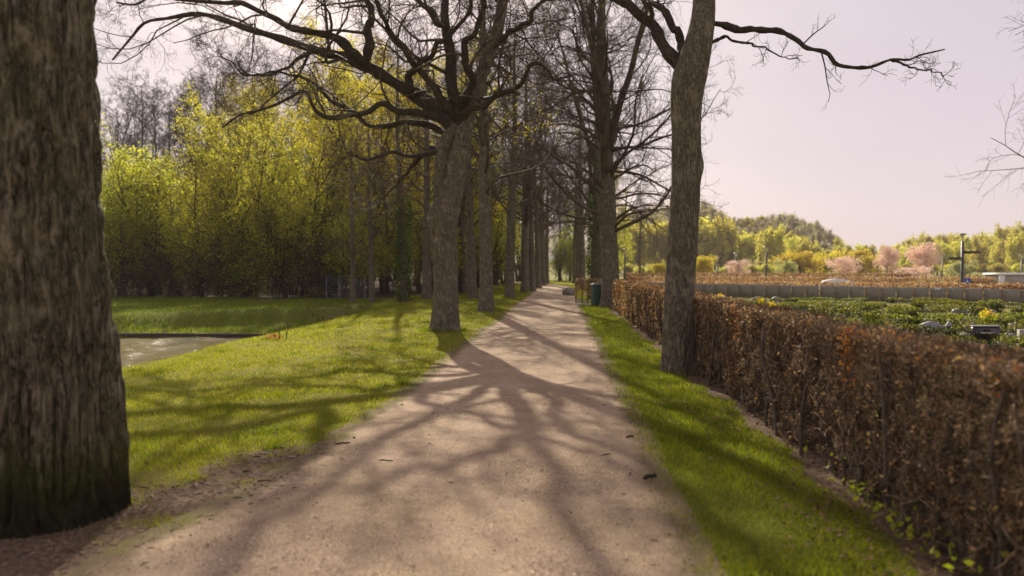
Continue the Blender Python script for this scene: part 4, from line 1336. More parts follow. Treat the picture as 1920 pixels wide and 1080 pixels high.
def beech_hedge(seed, name, label, y0, y1, loc, group=None, dens=1.0):
    rng = np.random.default_rng(seed)
    root = thing(name, label, 'hedge', loc, 0, group)
    o = np.array(loc, float)
    y = np.arange(y0, y1, 0.17)
    near = np.clip(7.0 / np.maximum(y, 2.0), 0.22, 1.0)
    # stems
    SP, SR = [], []
    for yy in y:
        for xx in (HX0 + 0.07, HX1 - 0.17):
            if rng.uniform() < 0.12:
                continue
            p0 = np.array([xx + rng.normal() * .05, yy + rng.normal() * .06, -0.03])
            lean = rng.normal(size=2) * 0.07
            P = catmull([p0, p0 + (lean[0] * .3, lean[1] * .5, .35), p0 + (lean[0] + rng.normal() * .04, lean[1], .75), p0 + (lean[0], lean[1] * 1.2 + rng.normal() * .05, 1.08)], 12)
            SP.append(P)
            SR.append(np.linspace(1, .45, 12) * rng.uniform(.012, .025))
    SP, SR = np.array(SP), np.array(SR)
    tbs = Tubes()
    tbs.add(SP, SR, 6)
    ys_ = SP[:, 0, 1]

    def clip(P):
        P[..., 0] = np.clip(P[..., 0], HX0 + 0.06 * (vnoise(P[..., 1] * 3, P[..., 2] * 4, 71) - .5) + rng.normal(size=P.shape[:2]) * .012,
                            HX1 + rng.normal(size=P.shape[:2]) * .015)
        top = HH + 0.03 * (vnoise(P[..., 1] * 2.2, P[..., 0] * 3, 72) - .5) + rng.normal(size=P.shape[:2]) * .014
        P[..., 2] = np.minimum(P[..., 2], top)
        P[..., 2] = np.maximum(P[..., 2], 0.02)
        return P
    tb = Tubes()
    allp = []
    for lo, hi, k1, k2, k3, rm in ((-9, 5.5, 20, 8, 5, .0020), (5.5, 10, 20, 8, 5, .0024), (10, 17, 20, 9, 3, .0034), (17, 60, 16, 8, 2, .0050)):
        s = (ys_ >= lo) & (ys_ < hi)
        if not s.any():
            continue
        a = spawn(rng, SP[s], SR[s], int(k1 * dens), n=6, ang=(35, 85), lf=(.22, .46), gn=.20, up=.05, t0=.03, rr=.5, rmin=rm * 1.8, lmin=.14, lmax=.5)
        a = (clip(a[0]), a[1])
        tbs.add(a[0], a[1], 4)
        b = spawn(rng, a[0], a[1], k2, n=4, ang=(30, 80), lf=(.35, .7), gn=.24, up=.03, t0=.15, rr=.6, rmin=rm * 1.25, lmin=.08, lmax=.26)
        b = (clip(b[0]), b[1])
        tb.add(b[0], b[1], 3)
        c = spawn(rng, b[0], b[1], k3, n=3, ang=(30, 70), lf=(.4, .8), gn=.25, up=.02, t0=.2, rr=.7, rmin=rm, lmin=.05, lmax=.15)
        c = (clip(c[0]), c[1])
        tb.add(c[0], c[1], 3)
        allp += [b[0].reshape(-1, 3), c[0].reshape(-1, 3)]
    # clipped ends standing along the flat top
    nt = 15000
    ty = 1 / rng.uniform(1 / max(y1, 2), 1 / max(y0, 2.2), nt)
    tx = rng.uniform(HX0 - .005, HX1, nt)
    p0 = np.stack([tx, ty, np.full(nt, HH - .05) + rng.uniform(-.03, .02, nt)], 1)
    dv = norm(rng.normal(size=(nt, 3)) * np.array([.7, .7, .4]) + (0, 0, .8)) * (rng.uniform(.03, .07, nt) * np.maximum(1, ty / 14))[:, None]
    p1 = p0 + dv
    p1[:, 2] = np.minimum(p1[:, 2], HH + .012 + rng.normal(0, .008, nt))
    tb.add(np.stack([p0, (p0 + p1) / 2 + rng.normal(size=(nt, 3)) * .004, p1], 1), (.0020 * np.maximum(1, ty / 9))[:, None] * np.array([1.2, 1, .7]), 3)
    tb.build('twigs', HEDGE_TWIG, root, o)
    tbs.build('stem', HEDGE_STEM, root, o)
    pts = np.concatenate(allp)
    yy = pts[:, 1]
    # dry leaves that stayed on: everywhere a few, most on the top and in the far part
    topw = sstep(HH - .16, HH - .02, pts[:, 2])
    front = (pts[:, 0] < HX0 + .10)
    pw = 0.05 + 0.40 * topw + 0.10 * front * vnoise(yy * 1.3, pts[:, 2] * 2.5, 73) ** 2 + sstep(8, 16, yy) * 0.34 + sstep(16, 26, yy) * .42
    sel = rng.uniform(0, 1, len(pts)) < pw * 0.40
    pp = pts[sel]
    sz = 0.030 * np.maximum(1, pp[:, 1] / 10)[:, None]
    leaf_obj(rng, 'foliage', clip((pp + rng.normal(size=pp.shape) * .012)[None])[0], sz, LEAF_BEECH, root, o, aspect=0.6)
    return root, pts


HEDGE_STEM = plain('hedge_stem', (0.045, 0.034, 0.024), (0.16, 0.125, 0.09), 14, 0.85)
HEDGE_TWIG = leaf_material('hedge_twig', [(0, (0.040, 0.026, 0.012)), (0.45, (0.125, 0.084, 0.042)), (0.82, (0.35, 0.235, 0.125)), (1, (0.64, 0.46, 0.27))], 0.0, 0, 0.75)
hroot, hpts = beech_hedge(91, 'beech_hedge', 'long clipped beech hedge of bare brown twigs along the right side of the path', 1.2, 31.0, (2.36, 16, 0))
# warm orange clumps of old leaves caught in the hedge, ivy sprigs at its foot
ro = np.random.default_rng(92)
OP = []
for (px, py, rad, cnt, Xh) in ((1592, 632, .10, 150, HX0), (1590, 662, .08, 70, HX0), (1585, 705, .05, 25, HX0), (1600, 720, .06, 22, HX0), (1868, 690, .10, 25, HX0), (1375, 585, .10, 60, HX0), (1385, 616, .12, 60, HX0), (1372, 690, .16, 40, HX0),
                               (1660, 628, .16, 60, HX0 + .1), (1222, 562, .10, 70, HX0), (1163, 545, .12, 120, HX0), (1760, 672, .12, 60, HX0 + .05)):
    d = ray(px, py)
    c = CAM + d * (Xh / d[0])
    OP.append(c + ro.normal(size=(cnt * 2 // 3, 3)) * rad * np.array([.35, .9, .8]))
OP = np.concatenate(OP)
OP[:, 0] = np.maximum(OP[:, 0], HX0 - .03)
OP[:, 2] = np.clip(OP[:, 2], .05, HH + .02)
leaf_obj(ro, 'foliage', OP, 0.030 * np.maximum(1, OP[:, 1] / 9)[:, None], LEAF_ORANGE, hroot, (2.36, 16, 0), aspect=.65)
IP = np.stack([HX0 + ro.uniform(-.12, .10, 190), ro.normal(4.9, .7, 190), np.abs(ro.normal(0, .08, 190)) + .02], 1)
tag(leaf_obj(ro, 'ground_ivy', IP, 0.045, LEAF_GREEN, None), 'low green ivy creeping at the foot of the hedge', 'ivy', kind='stuff')


# ------------------------------------------------------------------ small builders
class MB:
    def __init__(self):
        self.V, self.Q, self.n = [], [], 0

    def box(self, c, s, rz=0.0, taper=1.0, bev=0.0):
        x, y, z = np.array(s, float) / 2
        if bev > 0:
            # bevelled in plan and at the top: an eight cornered prism with a narrower lid
            def ring(f, zz):
                X, Y = x * f[0], y * f[1]
                b = bev
                return [(-X + b, -Y, zz), (X - b, -Y, zz), (X, -Y + b, zz), (X, Y - b, zz), (X - b, Y, zz), (-X + b, Y, zz), (-X, Y - b, zz), (-X, -Y + b, zz)]
            tx, ty = taper, taper
            L = [ring((1, 1), -z), ring((tx, ty), z - bev), ring((tx - bev / x, ty - bev / y), z)]
            V = np.array(sum(L, []))
            f = []
            for k in range(2):
                for i in range(8):
                    j = (i + 1) % 8
                    f.append((k * 8 + i, k * 8 + j, k * 8 + 8 + j, k * 8 + 8 + i))
            o = 16
            f += [(o, o + 1, o + 2, o + 3), (o, o + 3, o + 4, o + 7), (o + 4, o + 5, o + 6, o + 7)]
        else:
            V = np.array([(-x, -y, -z), (x, -y, -z), (x, y, -z), (-x, y, -z), (-x * taper, -y * taper, z), (x * taper, -y * taper, z), (x * taper, y * taper, z), (-x * taper, y * taper, z)])
            f = [(0, 3, 2, 1), (4, 5, 6, 7), (0, 1, 5, 4), (1, 2, 6, 5), (2, 3, 7, 6), (3, 0, 4, 7)]
        c0, s0 = math.cos(rz), math.sin(rz)
        V = V @ np.array([[c0, s0, 0], [-s0, c0, 0], [0, 0, 1]]) + np.array(c, float)
        self.V.append(V)
        self.Q.append(np.array(f) + self.n)
        self.n += len(V)
        return self

    def prof(self, pts, y0, y1):
        """extrude a closed x,z outline along y as a slab (front, back, rim)"""
        p = np.asarray(pts, float)
        m = len(p)
        A = np.stack([p[:, 0], np.full(m, y0), p[:, 1]], 1)
        B = np.stack([p[:, 0], np.full(m, y1), p[:, 1]], 1)
        c = p.mean(0)
        V = np.vstack([A, B, [(c[0], y0, c[1])], [(c[0], y1, c[1])]])
        i = np.arange(m)
        j = (i + 1) % m
        q = np.stack([i, j, j + m, i + m], 1)[:, ::-1]
        ta = np.stack([i, j, np.full(m, 2 * m), np.full(m, 2 * m)], 1)[:, :3]
        tb_ = np.stack([j + m, i + m, np.full(m, 2 * m + 1)], 1)
        self.V.append(V)
        self.Q.append(q + self.n)
        self.Q.append(ta + self.n)
        self.Q.append(tb_ + self.n)
        self.n += len(V)
        return self

    def lathe(self, prof, c=(0, 0, 0), sides=16):
        a = np.arange(sides) * 2 * PI / sides
        pr = np.asarray(prof, float)
        V = np.stack([pr[:, 0][:, None] * np.cos(a), pr[:, 0][:, None] * np.sin(a), np.repeat(pr[:, 1][:, None], sides, 1)], -1).reshape(-1, 3) + np.array(c, float)
        idx = np.arange(len(pr) * sides).reshape(len(pr), sides) + self.n
        self.V.append(V)
        self.Q.append(np.stack([idx[:-1], np.roll(idx, -1, 1)[:-1], np.roll(idx, -1, 1)[1:], idx[1:]], -1).reshape(-1, 4))
        self.n += len(V)
        return self

    def build(self, name, mat, parent=None, smooth=False):
        q = [x for x in self.Q if x.shape[1] == 4]
        t3 = [x for x in self.Q if x.shape[1] == 3]
        fs = []
        if q:
            fs.append(np.concatenate(q))
        if t3:
            fs.append(np.concatenate(t3))
        return link(name, mesh_np(name, np.concatenate(self.V), fs, mat, smooth), parent)


# ------------------------------------------------------------------ end of the hedge: bin, short hedge, step, boulder
pb = W(1121.5, 573, 33.2)
bx, by = pb[0], 33.2
root = thing('wheelie_bin', 'green wheelie bin with grey green lid beside the forked tree', 'bin', (bx, by, 0), 0.15)
MB().box((0, 0, .50), (.50, .56, .86), taper=1.0, bev=.03).build('body', GREEN_PLASTIC, root)
mb = MB()
mb.box((0, 0, .955), (.56, .62, .05), bev=.02).box((0, -.02, .992), (.50, .5, .03), bev=.012).box((0, .30, .945), (.46, .05, .045), bev=.01)
mb.build('lid', GREEN_LID, root)
for sx in (-1, 1):
    tb = Tubes()
    tb.add(np.array([(sx * .225 - .025, .22, .10), (sx * .225 + .025, .22, .10)]), np.array([.1, .1]), 16)
    tb.build('wheel', RUBBER, root)


def bare_hedge(seed, name, label, x0, x1, yc, th, h, low, n_st, nl, mat=LEAF_BEECH, legs=True, size=.07, cat='hedge', group=None, skew=0.0):
    rng = np.random.default_rng(seed)
    cx = (x0 + x1) / 2
    zb = float(H(cx, yc))
    root = thing(name, label, cat, (cx, yc, zb), 0, group)
    tb = Tubes()
    xs = np.linspace(x0 + .04, x1 - .04, n_st) - cx
    P, R = [], []
    for xx in xs:
        yo = rng.uniform(-.25, .25) * th + skew * xx
        P.append(catmull([(xx, yo, -.03), (xx + rng.normal() * .03, yo, low), (xx + rng.normal() * .05, yo, h * .95)], 6))
        R.append(np.linspace(.03, .012, 6))
    P, R = np.array(P), np.array(R)
    tb.add(P, R, 5)
    q = spawn(rng, P, R, 14, n=5, ang=(40, 85), lf=(.2, .45), gn=.2, t0=max(.1, low / h), rr=.5, rmin=.007)
    for A in (q[0],):
        A[..., 0] = np.clip(A[..., 0], x0 - cx, x1 - cx)
        A[..., 1] = np.clip(A[..., 1] - skew * A[..., 0], -th / 2, th / 2) + skew * A[..., 0]
        A[..., 2] = np.clip(A[..., 2], 0, h)
    tb.add(q[0], q[1], 3)
    tb.build('stem', STEM, root)
    # leaves and twig ends fill the clipped box, denser to the outside
    u = rng.uniform(-1, 1, (nl, 3))
    ax = rng.integers(0, 3, nl)
    sh = rng.uniform(0, 1, nl) < 0.6
    for a in range(3):
        s = sh & (ax == a)
        u[s, a] = np.sign(u[s, a]) * rng.uniform(.86, 1.0, s.sum())
    pts = np.stack([u[:, 0] * (x1 - x0) / 2, u[:, 1] * th / 2, low * .8 + (u[:, 2] * .5 + .5) * (h - low * .8)], 1)
    pts[:, 2] += .05 * (vnoise((pts[:, 0] + cx) * 1.5, pts[:, 1], 5) - .5)
    pts[:, 1] += skew * pts[:, 0]
    leaf_obj(rng, 'foliage', pts, size, mat, root)
    return root


sx0 = W(1079, 560, 34.2)[0]
sx1 = W(1131, 560, 34.2)[0]
bare_hedge(93, 'beech_hedge', 'short bare-legged piece of beech hedge behind the green bin', sx0, sx1 + .1, 34.6, .45, 1.22, .55, 6, 1500, LEAF_BEECH, size=.055)
sp = G(1092, 573)
root = MB().box((0, 0, 0.03), (1.15, .34, .10), bev=.015).build('stone_step', STONE_LIGHT)
root.location = (sp[0] + .25, sp[1], 0)
tag(root, 'pale stone step in the gap at the end of the hedge', 'step')
sp = G(1066, 554)
rb_ = np.random.default_rng(12)
for (dx, lab, s) in ((0, 'pale mossy boulder at the right edge of the far path', (.42, .5, .34)),):
    th = np.linspace(0, PI, 10)
    ph_ = np.linspace(0, 2 * PI, 17)[:-1]
    V = []
    for a in th:
        for b in ph_:
            d = np.array([math.sin(a) * math.cos(b), math.sin(a) * math.sin(b), math.cos(a)])
            f = 1 + .35 * (vnoise(d[0] * 1.7 + 5, d[1] * 1.7 + d[2] * 1.3, 3) - .5)
            V.append(d * f * np.array(s))
    idx = np.arange(160).reshape(10, 16)
    Q = np.stack([idx[:-1], idx[1:], np.roll(idx, -1, 1)[1:], np.roll(idx, -1, 1)[:-1]], -1).reshape(-1, 4)
    o = link('boulder', mesh_np('boulder', np.array(V), [Q], STONE_WARM))
    o.location = (sp[0], sp[1], .16)
    tag(o, lab, 'boulder')

# ------------------------------------------------------------------ cemetery
rc = np.random.default_rng(101)
BOXP = []
for s in range(4):
    L = 3.2
    n = 3000
    u = rc.uniform(-1, 1, (n, 3))
    ax = rc.integers(0, 3, n)
    for a in range(3):
        q = ax == a
        u[q, a] = np.sign(u[q, a]) * rc.uniform(.8, 1.0, q.sum())
    P = np.stack([u[:, 0] * L / 2, u[:, 1] * .24, .02 + (u[:, 2] * .5 + .5) * .34], 1)
    P[:, 2] *= 0.72 + 0.5 * vnoise(P[:, 0] * 2.2 + s * 9, P[:, 1] * 2, s)
    P[:, 1] *= 0.8 + 0.5 * vnoise(P[:, 0] * 1.7 + s * 5, 0, s + 3)
    V, Q = leaves_geo(rc, P, 0.065, n_up=.5)
    hi = P[:, 2] + rc.normal(size=n) * .03 > .285  # yellower tips, with the sunlit tops of the strips put into their colour
    BOXP.append(mesh_np('box_shrub', V, [Q], [LEAF_BOX, LEAF_BOX_LIT], smooth=False, mat_idx=hi.astype(int)))
L_box = 'low clipped evergreen shrub strip between the rows of graves'
yrow = [15.0, 17.8, 20.6, 23.6, 26.8, 30.2, 33.8, 38.0]
first = True
for ir, yy in enumerate(yrow):
    x = 3.6 + rc.uniform(0, 1)
    xmax = min(0.62 * yy + 3.5, 30)
    while x < xmax:
        yl = yy + (x - 8) * -0.05
        o = link('box_shrub', BOXP[int(rc.integers(0, 4))])
        o.location = (x + 1.5, yl, float(H(x, yl)) - .01)
        s = rc.uniform(.8, 1.15)
        o.scale = (s, rc.uniform(.85, 1.3), rc.uniform(.8, 1.2) * (1 if yy < 31 else .62))
        o.rotation_euler = (0, 0, -0.05 + (PI if rc.uniform() < .5 else 0))
        tag(o, L_box, 'shrub', 'shrub strips between the graves')
        x += 3.2 * s + (0.05 if rc.uniform() < .6 else rc.uniform(.5, 1.6))


def rounded(w_, h_, bow, n=12, sq=0.0):
    xs = np.linspace(-w_ / 2, w_ / 2, n)
    top = [(x, h_ - bow * (abs(2 * x / w_) ** 2)) for x in xs]
    return [(-w_ / 2, -.02)] + top + [(w_ / 2, -.02)]


def gravestone(px0, px1, py_top, Y, label, mat, kind='bow', bow=.05, th=.14, base=True):
    a = W(px0, py_top, Y)
    b = W(px1, py_top, Y)
    w_ = b[0] - a[0]
    h_ = max(a[2], .25)
    root = thing('gravestone', label, 'gravestone', ((a[0] + b[0]) / 2, Y, 0), rc.uniform(-.05, .05), 'gravestones in the cemetery')
    if kind == 'gable':
        pr = [(-w_ / 2, -.02), (-w_ / 2, h_ * .80), (-w_ * .08, h_), (w_ * .12, h_ * .99), (w_ / 2, h_ * .72), (w_ / 2, -.02)]
    else:
        pr = rounded(w_, h_, bow)
    MB().prof(pr, -th / 2, th / 2).build('slab', mat, root)
    if base:
        MB().box((0, 0, .03), (w_ * 1.12, th * 2.2, .08), bev=.012).build('plinth', STONE, root)
    return root, w_, h_


g, w_, h_ = gravestone(1822, 1872, 612, 16.8, 'polished black gravestone with a small pale winged emblem', STONE_BLACK, bow=.0, th=.12)
mb = MB()
for sgn in (-1, 1):
    pts = [(0, h_ * .66), (sgn * w_ * .12, h_ * .72), (sgn * w_ * .28, h_ * .70), (sgn * w_ * .20, h_ * .65), (sgn * w_ * .08, h_ * .62)]
    mb.prof(pts if sgn > 0 else pts[::-1], -.068, -.0595)
mb.lathe([(.0, -.02), (.018, -.01), (.018, .01), (0, .02)], (0, -.062, h_ * .70), 8)
mb.build('emblem', INLAY, g)
MB().box((0, 0, h_ + .012), (w_ * 1.02, .15, .022), bev=.004).build('cap', STONE_GREY, g)
gravestone(1724, 1769, 602.5, 18.6, 'grey granite gravestone with a gabled top just over the hedge', STONE_GREY, 'gable')
gravestone(1808, 1848, 605.5, 19.4, 'dark red gravestone behind the polished black one', STONE_RED, 'gable')
gravestone(1893, 1935, 607, 19.2, 'pale beige gravestone block at the right edge, farther back', STONE_LIGHT, bow=0)
gravestone(1911, 1950, 618, 15.4, 'pale beige gravestone at the right edge, nearest one', STONE_LIGHT, bow=0)
gravestone(1650, 1672, 598, 21.5, 'small bowed grey gravestone low among the shrub strips', STONE_GREY, bow=.06)
gravestone(1802, 1822, 596, 22.2, 'small pale gravestone with rounded top behind the lantern', STONE_LIGHT, bow=.06)
gravestone(1786, 1812, 580, 28.0, 'low rounded grey gravestone in the middle shrub rows', STONE_GREY, bow=.08)
gravestone(1836, 1868, 579, 27.0, 'low rounded pale gravestone right of the middle shrub rows', STONE_LIGHT, bow=.08)
gravestone(1484, 1512, 572, 30.0, 'flat dark gravestone low in the shrub rows left', STONE, bow=.0)
gravestone(1612, 1640, 571.5, 30.0, 'flat dark gravestone low in the shrub rows, middle', STONE_BLACK, bow=.0)
gravestone(1410, 1436, 556, 38.5, 'low rounded pale gravestone near the left end of the slab row', STONE_LIGHT, bow=.1)
gravestone(1446, 1466, 556.5, 39.0, 'low rounded grey gravestone near the left end of the slab row', STONE_GREY, bow=.1)
# lantern
p = W(1779, 604, 18.2)
root = thing('grave_lantern', 'small grey grave lantern with pointed lid between the gravestones', 'lantern', (p[0], 18.2, 0))
MB().lathe([(.0, 0), (.07, 0), (.07, .02), (.05, .04), (.05, p[2] - .1)], sides=10).build('body', METAL, root)
MB().lathe([(.085, p[2] - .1), (.05, p[2] - .03), (.02, p[2] + .01), (0, p[2] + .02)], sides=10).build('lid', STONE_GREY, root)

# yellow flowers
rf = np.random.default_rng(55)
for (px, py, Y, lab) in ((1350, 556, 33, 'yellow flower clump at the left end of the shrub rows'), (1428, 566, 28, 'yellow flower clump just above the hedge'), (1446, 573, 27, 'smaller yellow flower clump just above the hedge'),
                         (1851, 589, 23, 'orange yellow flower clump among the right shrub rows')):
    p = W(px, py, Y)
    root = thing('flowering_plant', lab, 'flowers', (p[0], Y, 0), 0, 'yellow flowers in the cemetery')
    h_ = max(p[2], .2)
    leaf_obj(rf, 'foliage', rf.normal(size=(220, 3)) * np.array([.10, .10, .10]) + (0, 0, h_ * .5), .09, LEAF_GREEN, root)
    leaf_obj(rf, 'flower', rf.normal(size=(130, 3)) * np.array([.09, .09, .06]) + (0, 0, h_), .055, PETAL_YELLOW, root, n_up=.5)

# the long row of standing slabs
A = W(1212, 533, 48.0)
Bq = W(1990, 569, 35.5)
ax, ay = A[0], 48.0
bx_, by_ = Bq[0], 35.5
Ln = math.hypot(bx_ - ax, by_ - ay)
ns = int(Ln / .735)
ang = math.atan2(by_ - ay, bx_ - ax)
L_slab = 'grey stone slab in the long row standing behind the green shrub strips'
for i in range(ns):
    t_ = (i + .5) / ns
    cx, cy = ax + (bx_ - ax) * t_, ay + (by_ - ay) * t_
    h_ = .80 - .10 * t_ + rc.uniform(-.012, .012)
    mb = MB()
    mb.prof([(-.345, -.02), (-.345, h_ - .02), (-.325, h_), (.325, h_ - rc.uniform(0, .012)), (.345, h_ - .02), (.345, -.02)], -.05 + rc.uniform(-.012, .012), .05)
    o = mb.build('stone_slab', STONE)
    o.location = (cx, cy, 0)
    o.rotation_euler = (rc.uniform(-.02, .02), 0, ang)
    tag(o, L_slab, 'slab', 'row of standing slabs')
# pale marker plate on one of them
i = int(ns * .755)
p0 = W(1762, 546, 40)
lst = [o for o in COL.objects if o.name.startswith('stone_slab')]
o = min(lst, key=lambda q: abs((q.location.x / q.location.y) - (p0[0] / p0[1])))
o['label'] = 'grey slab of the long row with a small white plate on it'
del o['group']
MB().box((0, -.075, .66), (.24, .02, .055), bev=.006).build('plate', WHITE, o)

# clipped hedges beyond the slabs
bands = [(1178, 1936, 526.5, 528.0, 1.15, 'first', 'rust brown clipped hedge directly behind the row of slabs'),
         (1176, 1860, 518.5, 523.5, 1.4, 'second', 'second rust brown clipped hedge beyond the row of slabs'),
         (1172, 1705, 512.5, 515.0, 1.4, 'third', 'farthest rust brown clipped hedge before the blossom trees')]
for (q0, q1, ya, yb2, th_, nm, lab), Ys in zip(bands, ((50.5, 39.0), (68.0, 60.0), (92.0, 88.0))):
    a = W(q0, ya, Ys[0])
    b = W(q1, yb2, Ys[1])
    hgt = max(a[2], .7)
    cx, cy = (a[0] + b[0]) / 2, (Ys[0] + Ys[1]) / 2
    L = b[0] - a[0]
    bare_hedge(int(q0 + ya), 'beech_hedge', lab, a[0], b[0], cy, th_, hgt, .04, 40, 17000, LEAF_RUST, size=.12 + .02 * (Ys[0] - 50) / 20, group='clipped hedges beyond the slabs', skew=(Ys[1] - Ys[0]) / L)

# white memorial with a long curved top
a = W(1538, 529, 53.5)
b = W(1602, 529, 53.5)
hw = (b[0] - a[0]) / 2
top = W(1570, 522.8, 53.5)[2]
root = thing('memorial', 'low white memorial with a long curved top behind the first rust brown hedge', 'memorial', ((a[0] + b[0]) / 2, 53.5, 0))
pr = [(-hw, -.02)] + [(x, top - .24 * (x / hw) ** 2) for x in np.linspace(-hw, hw, 15)] + [(hw, -.02)]
MB().prof(pr, -.25, .25).build('body', WHITE, root)
MB().box((0, 0, .05), (hw * 2.1, .7, .14), bev=.02).build('plinth', STONE_LIGHT, root)

# lamps


def lamp(px, py_top, label, hgt=4.0, thick=1.0):
    d = ray(px, py_top)
    t_ = (hgt - 1.6) / d[2]
    p = CAM + d * t_
    root = thing('street_lamp', label, 'lamp', (p[0], p[1], float(H(p[0], p[1]))), 0, 'lamp posts in the cemetery')
    s = thick
    MB().lathe([(.0, 0), (.13 * s, 0), (.12 * s, .5), (.075 * s, .6), (.06 * s, hgt - .62), (0, hgt - .62)], sides=10).build('pole', METAL, root, True)
    MB().lathe([(.0, hgt - .62), (.10 * s, hgt - .60), (.16 * s, hgt - .12), (.17 * s, hgt - .10), (0, hgt - .10)], sides=12).build('lamp_head', GLASS_LAMP, root, True)
    MB().lathe([(.24 * s, hgt - .10), (.22 * s, hgt - .04), (.04, hgt), (0, hgt)], sides=12).build('cap', METAL, root, True)
    return root


lamp(1437, 462, 'tallest lamp post left of the golden shrubs', thick=1.3)
lamp(1380, 474, 'lamp post rising behind the small pink blossom tree', thick=1.5)
lamp(1346, 479.5, 'lamp post close to the right side of the near hedge oak', thick=1.6)
lamp(1172, 466, 'lamp post between the forked grey tree and the hedge oak', thick=1.2)
lamp(1645, 483, 'lamp post below the left pink blossom crown', thick=1.6)
lamp(1767, 480, 'lamp post left of the signpost', thick=1.6)
lamp(1916, 477, 'lamp post behind the white shed at the right edge', thick=1.8)

# signpost with two arms
YS = 57.0
p = W(1805, 452, YS)
zt = p[2]
root = thing('signpost', 'dark signpost with two pointing arms and a lamp on top', 'signpost', (p[0], YS, 0))
mpx = YS / F
MB().lathe([(0, 0), (.16, 0), (.15, .4), (.11, .5), (.10, zt), (0, zt)], sides=10).build('pole', METAL, root, True)
za, zb_ = W(1805, 473, YS)[2], W(1805, 484.5, YS)[2]
MB().prof([(.09, za - .09), (32 * mpx * .85, za - .09), (32 * mpx, za), (32 * mpx * .85, za + .09), (.09, za + .09)], -.03, .03).build('arm', METAL, root)
MB().prof([(-27 * mpx, zb_), (-27 * mpx * .85, zb_ + .09), (-.09, zb_ + .09), (-.09, zb_ - .09), (-27 * mpx * .85, zb_ - .09)], -.03, .03).build('arm', METAL, root)
MB().lathe([(.05, zt), (.05, zt + .12), (.14, zt + .40), (.20, zt + .44), (.05, zt + .48), (0, zt + .48)], sides=12).build('lamp_head', GLASS_LAMP, root, True)
MB().lathe([(.30, zt + .47), (.26, zt + .51), (.0, zt + .56)], sides=12).build('cap', METAL, root, True)
# blue sign
YB = 55.0
p = W(1813, 527, YB)
root = thing('blue_sign', 'small blue square sign with a white symbol at the foot of the signpost', 'sign', (p[0], YB, 0))
MB().box((0, .03, .45), (.06, .05, .9)).build('post', METAL, root)
MB().box((0, -.02, p[2]), (.46, .03, .36), bev=.01).build('panel', BLUE, root)
mb = MB()
z0 = p[2]
mb.prof([(-.02, z0 - .10), (.05, z0 - .10), (.10, z0 + .0), (.02, z0 + .02), (.0, z0 + .10), (-.04, z0 + .10), (-.05, z0 - .02)], -.042, -.0365)
mb.build('symbol', WHITE, root)
# white shed
YW = 66.0
a = W(1874, 512, YW)
root = thing('shed', 'low white flat roofed shed at the right edge beyond the slabs', 'shed', (a[0] + 2.6, YW + 1.2, 0))
hs = a[2]
MB().box((0, 0, (hs - .14) / 2), (5.1, 2.4, hs - .14)).build('wall', BEIGE, root)
MB().box((0, 0, hs - .07), (5.3, 2.6, .14), bev=.03).build('roof', WHITE, root)
MB().box((-2.40, -1.225, (hs - .14) / 2 - .002), (.44, .05, hs - .15)).build('corner_panel', WHITE, root)

# ------------------------------------------------------------------ blossom trees, shrubs and the far tree belt


def round_tree(seed, name, label, cat, h, wd, mat, n, size, trunk_h=.25, group=None, lobes=14, parts=True, loc=(0, 0, 0)):
    rng = np.random.default_rng(seed)
    root = thing(name, label, cat, loc, 0, group)
    tb = Tubes()
    P = catmull([(0, 0, -.05), (.02 * h, 0, h * .2), (0, .02 * h, h * .5), (.03 * h, 0, h * .85)], 12)
    R = np.linspace(.028, .006, 12) * h
    tb.add(P, R, 7)
    L1 = spawn(rng, P[None], R[None], 18, n=7, ang=(25, 65), lf=(.35, .55), gn=.12, up=.08, t0=trunk_h, rr=.5, rmin=.006 * h)
    tb.add(L1[0], L1[1], 4)
    L2 = spawn(rng, L1[0], L1[1], 5, n=4, lf=(.35, .6), gn=.15, up=.05, rmin=.004 * h)
    tb.add(L2[0], L2[1], 3)
    tb.build('trunk', BARK_FAR, root)
    # lobes at uneven places: gaps stay between them
    c = norm(rng.normal(size=(lobes, 3))) * rng.uniform(.25, .85, (lobes, 1))
    c[:, 2] = c[:, 2] * .8
    rad = rng.uniform(.16, .34, lobes)
    k = rng.integers(0, lobes, n)
    u = norm(rng.normal(size=(n, 3))) * (rng.uniform(0, 1, (n, 1)) ** .45)
    pts = c[k] + u * rad[k][:, None]
    pts = pts / np.quantile(np.abs(pts), 0.995, axis=0)
    pts = pts * np.array([wd / 2, wd / 2, h * (1 - trunk_h * .9) / 2]) + (0, 0, h * (.5 + trunk_h * .45))
    pts = pts[pts[:, 2] > h * trunk_h * .35]
    leaf_obj(rng, 'crown', pts, size, mat, root, n_up=.4, aspect=.75)
    return root


def place_px(root, px, py_top, Y, h, wscale=1.0, label=None, first=False, group=None):
    """scale so that the crown's top is seen at py_top"""
    p = W(px, py_top, Y)
    z = float(H(p[0], Y))
    s = max(p[2] - z, .5) / h
    sc = (s * wscale, s * wscale, s)
    if first:
        root.location = (p[0], Y, z)
        root.scale = sc
        if label:
            root['label'] = label
        return root
    return dup(root, (p[0], Y, z), rw.uniform(0, 6.28), sc, label, group)


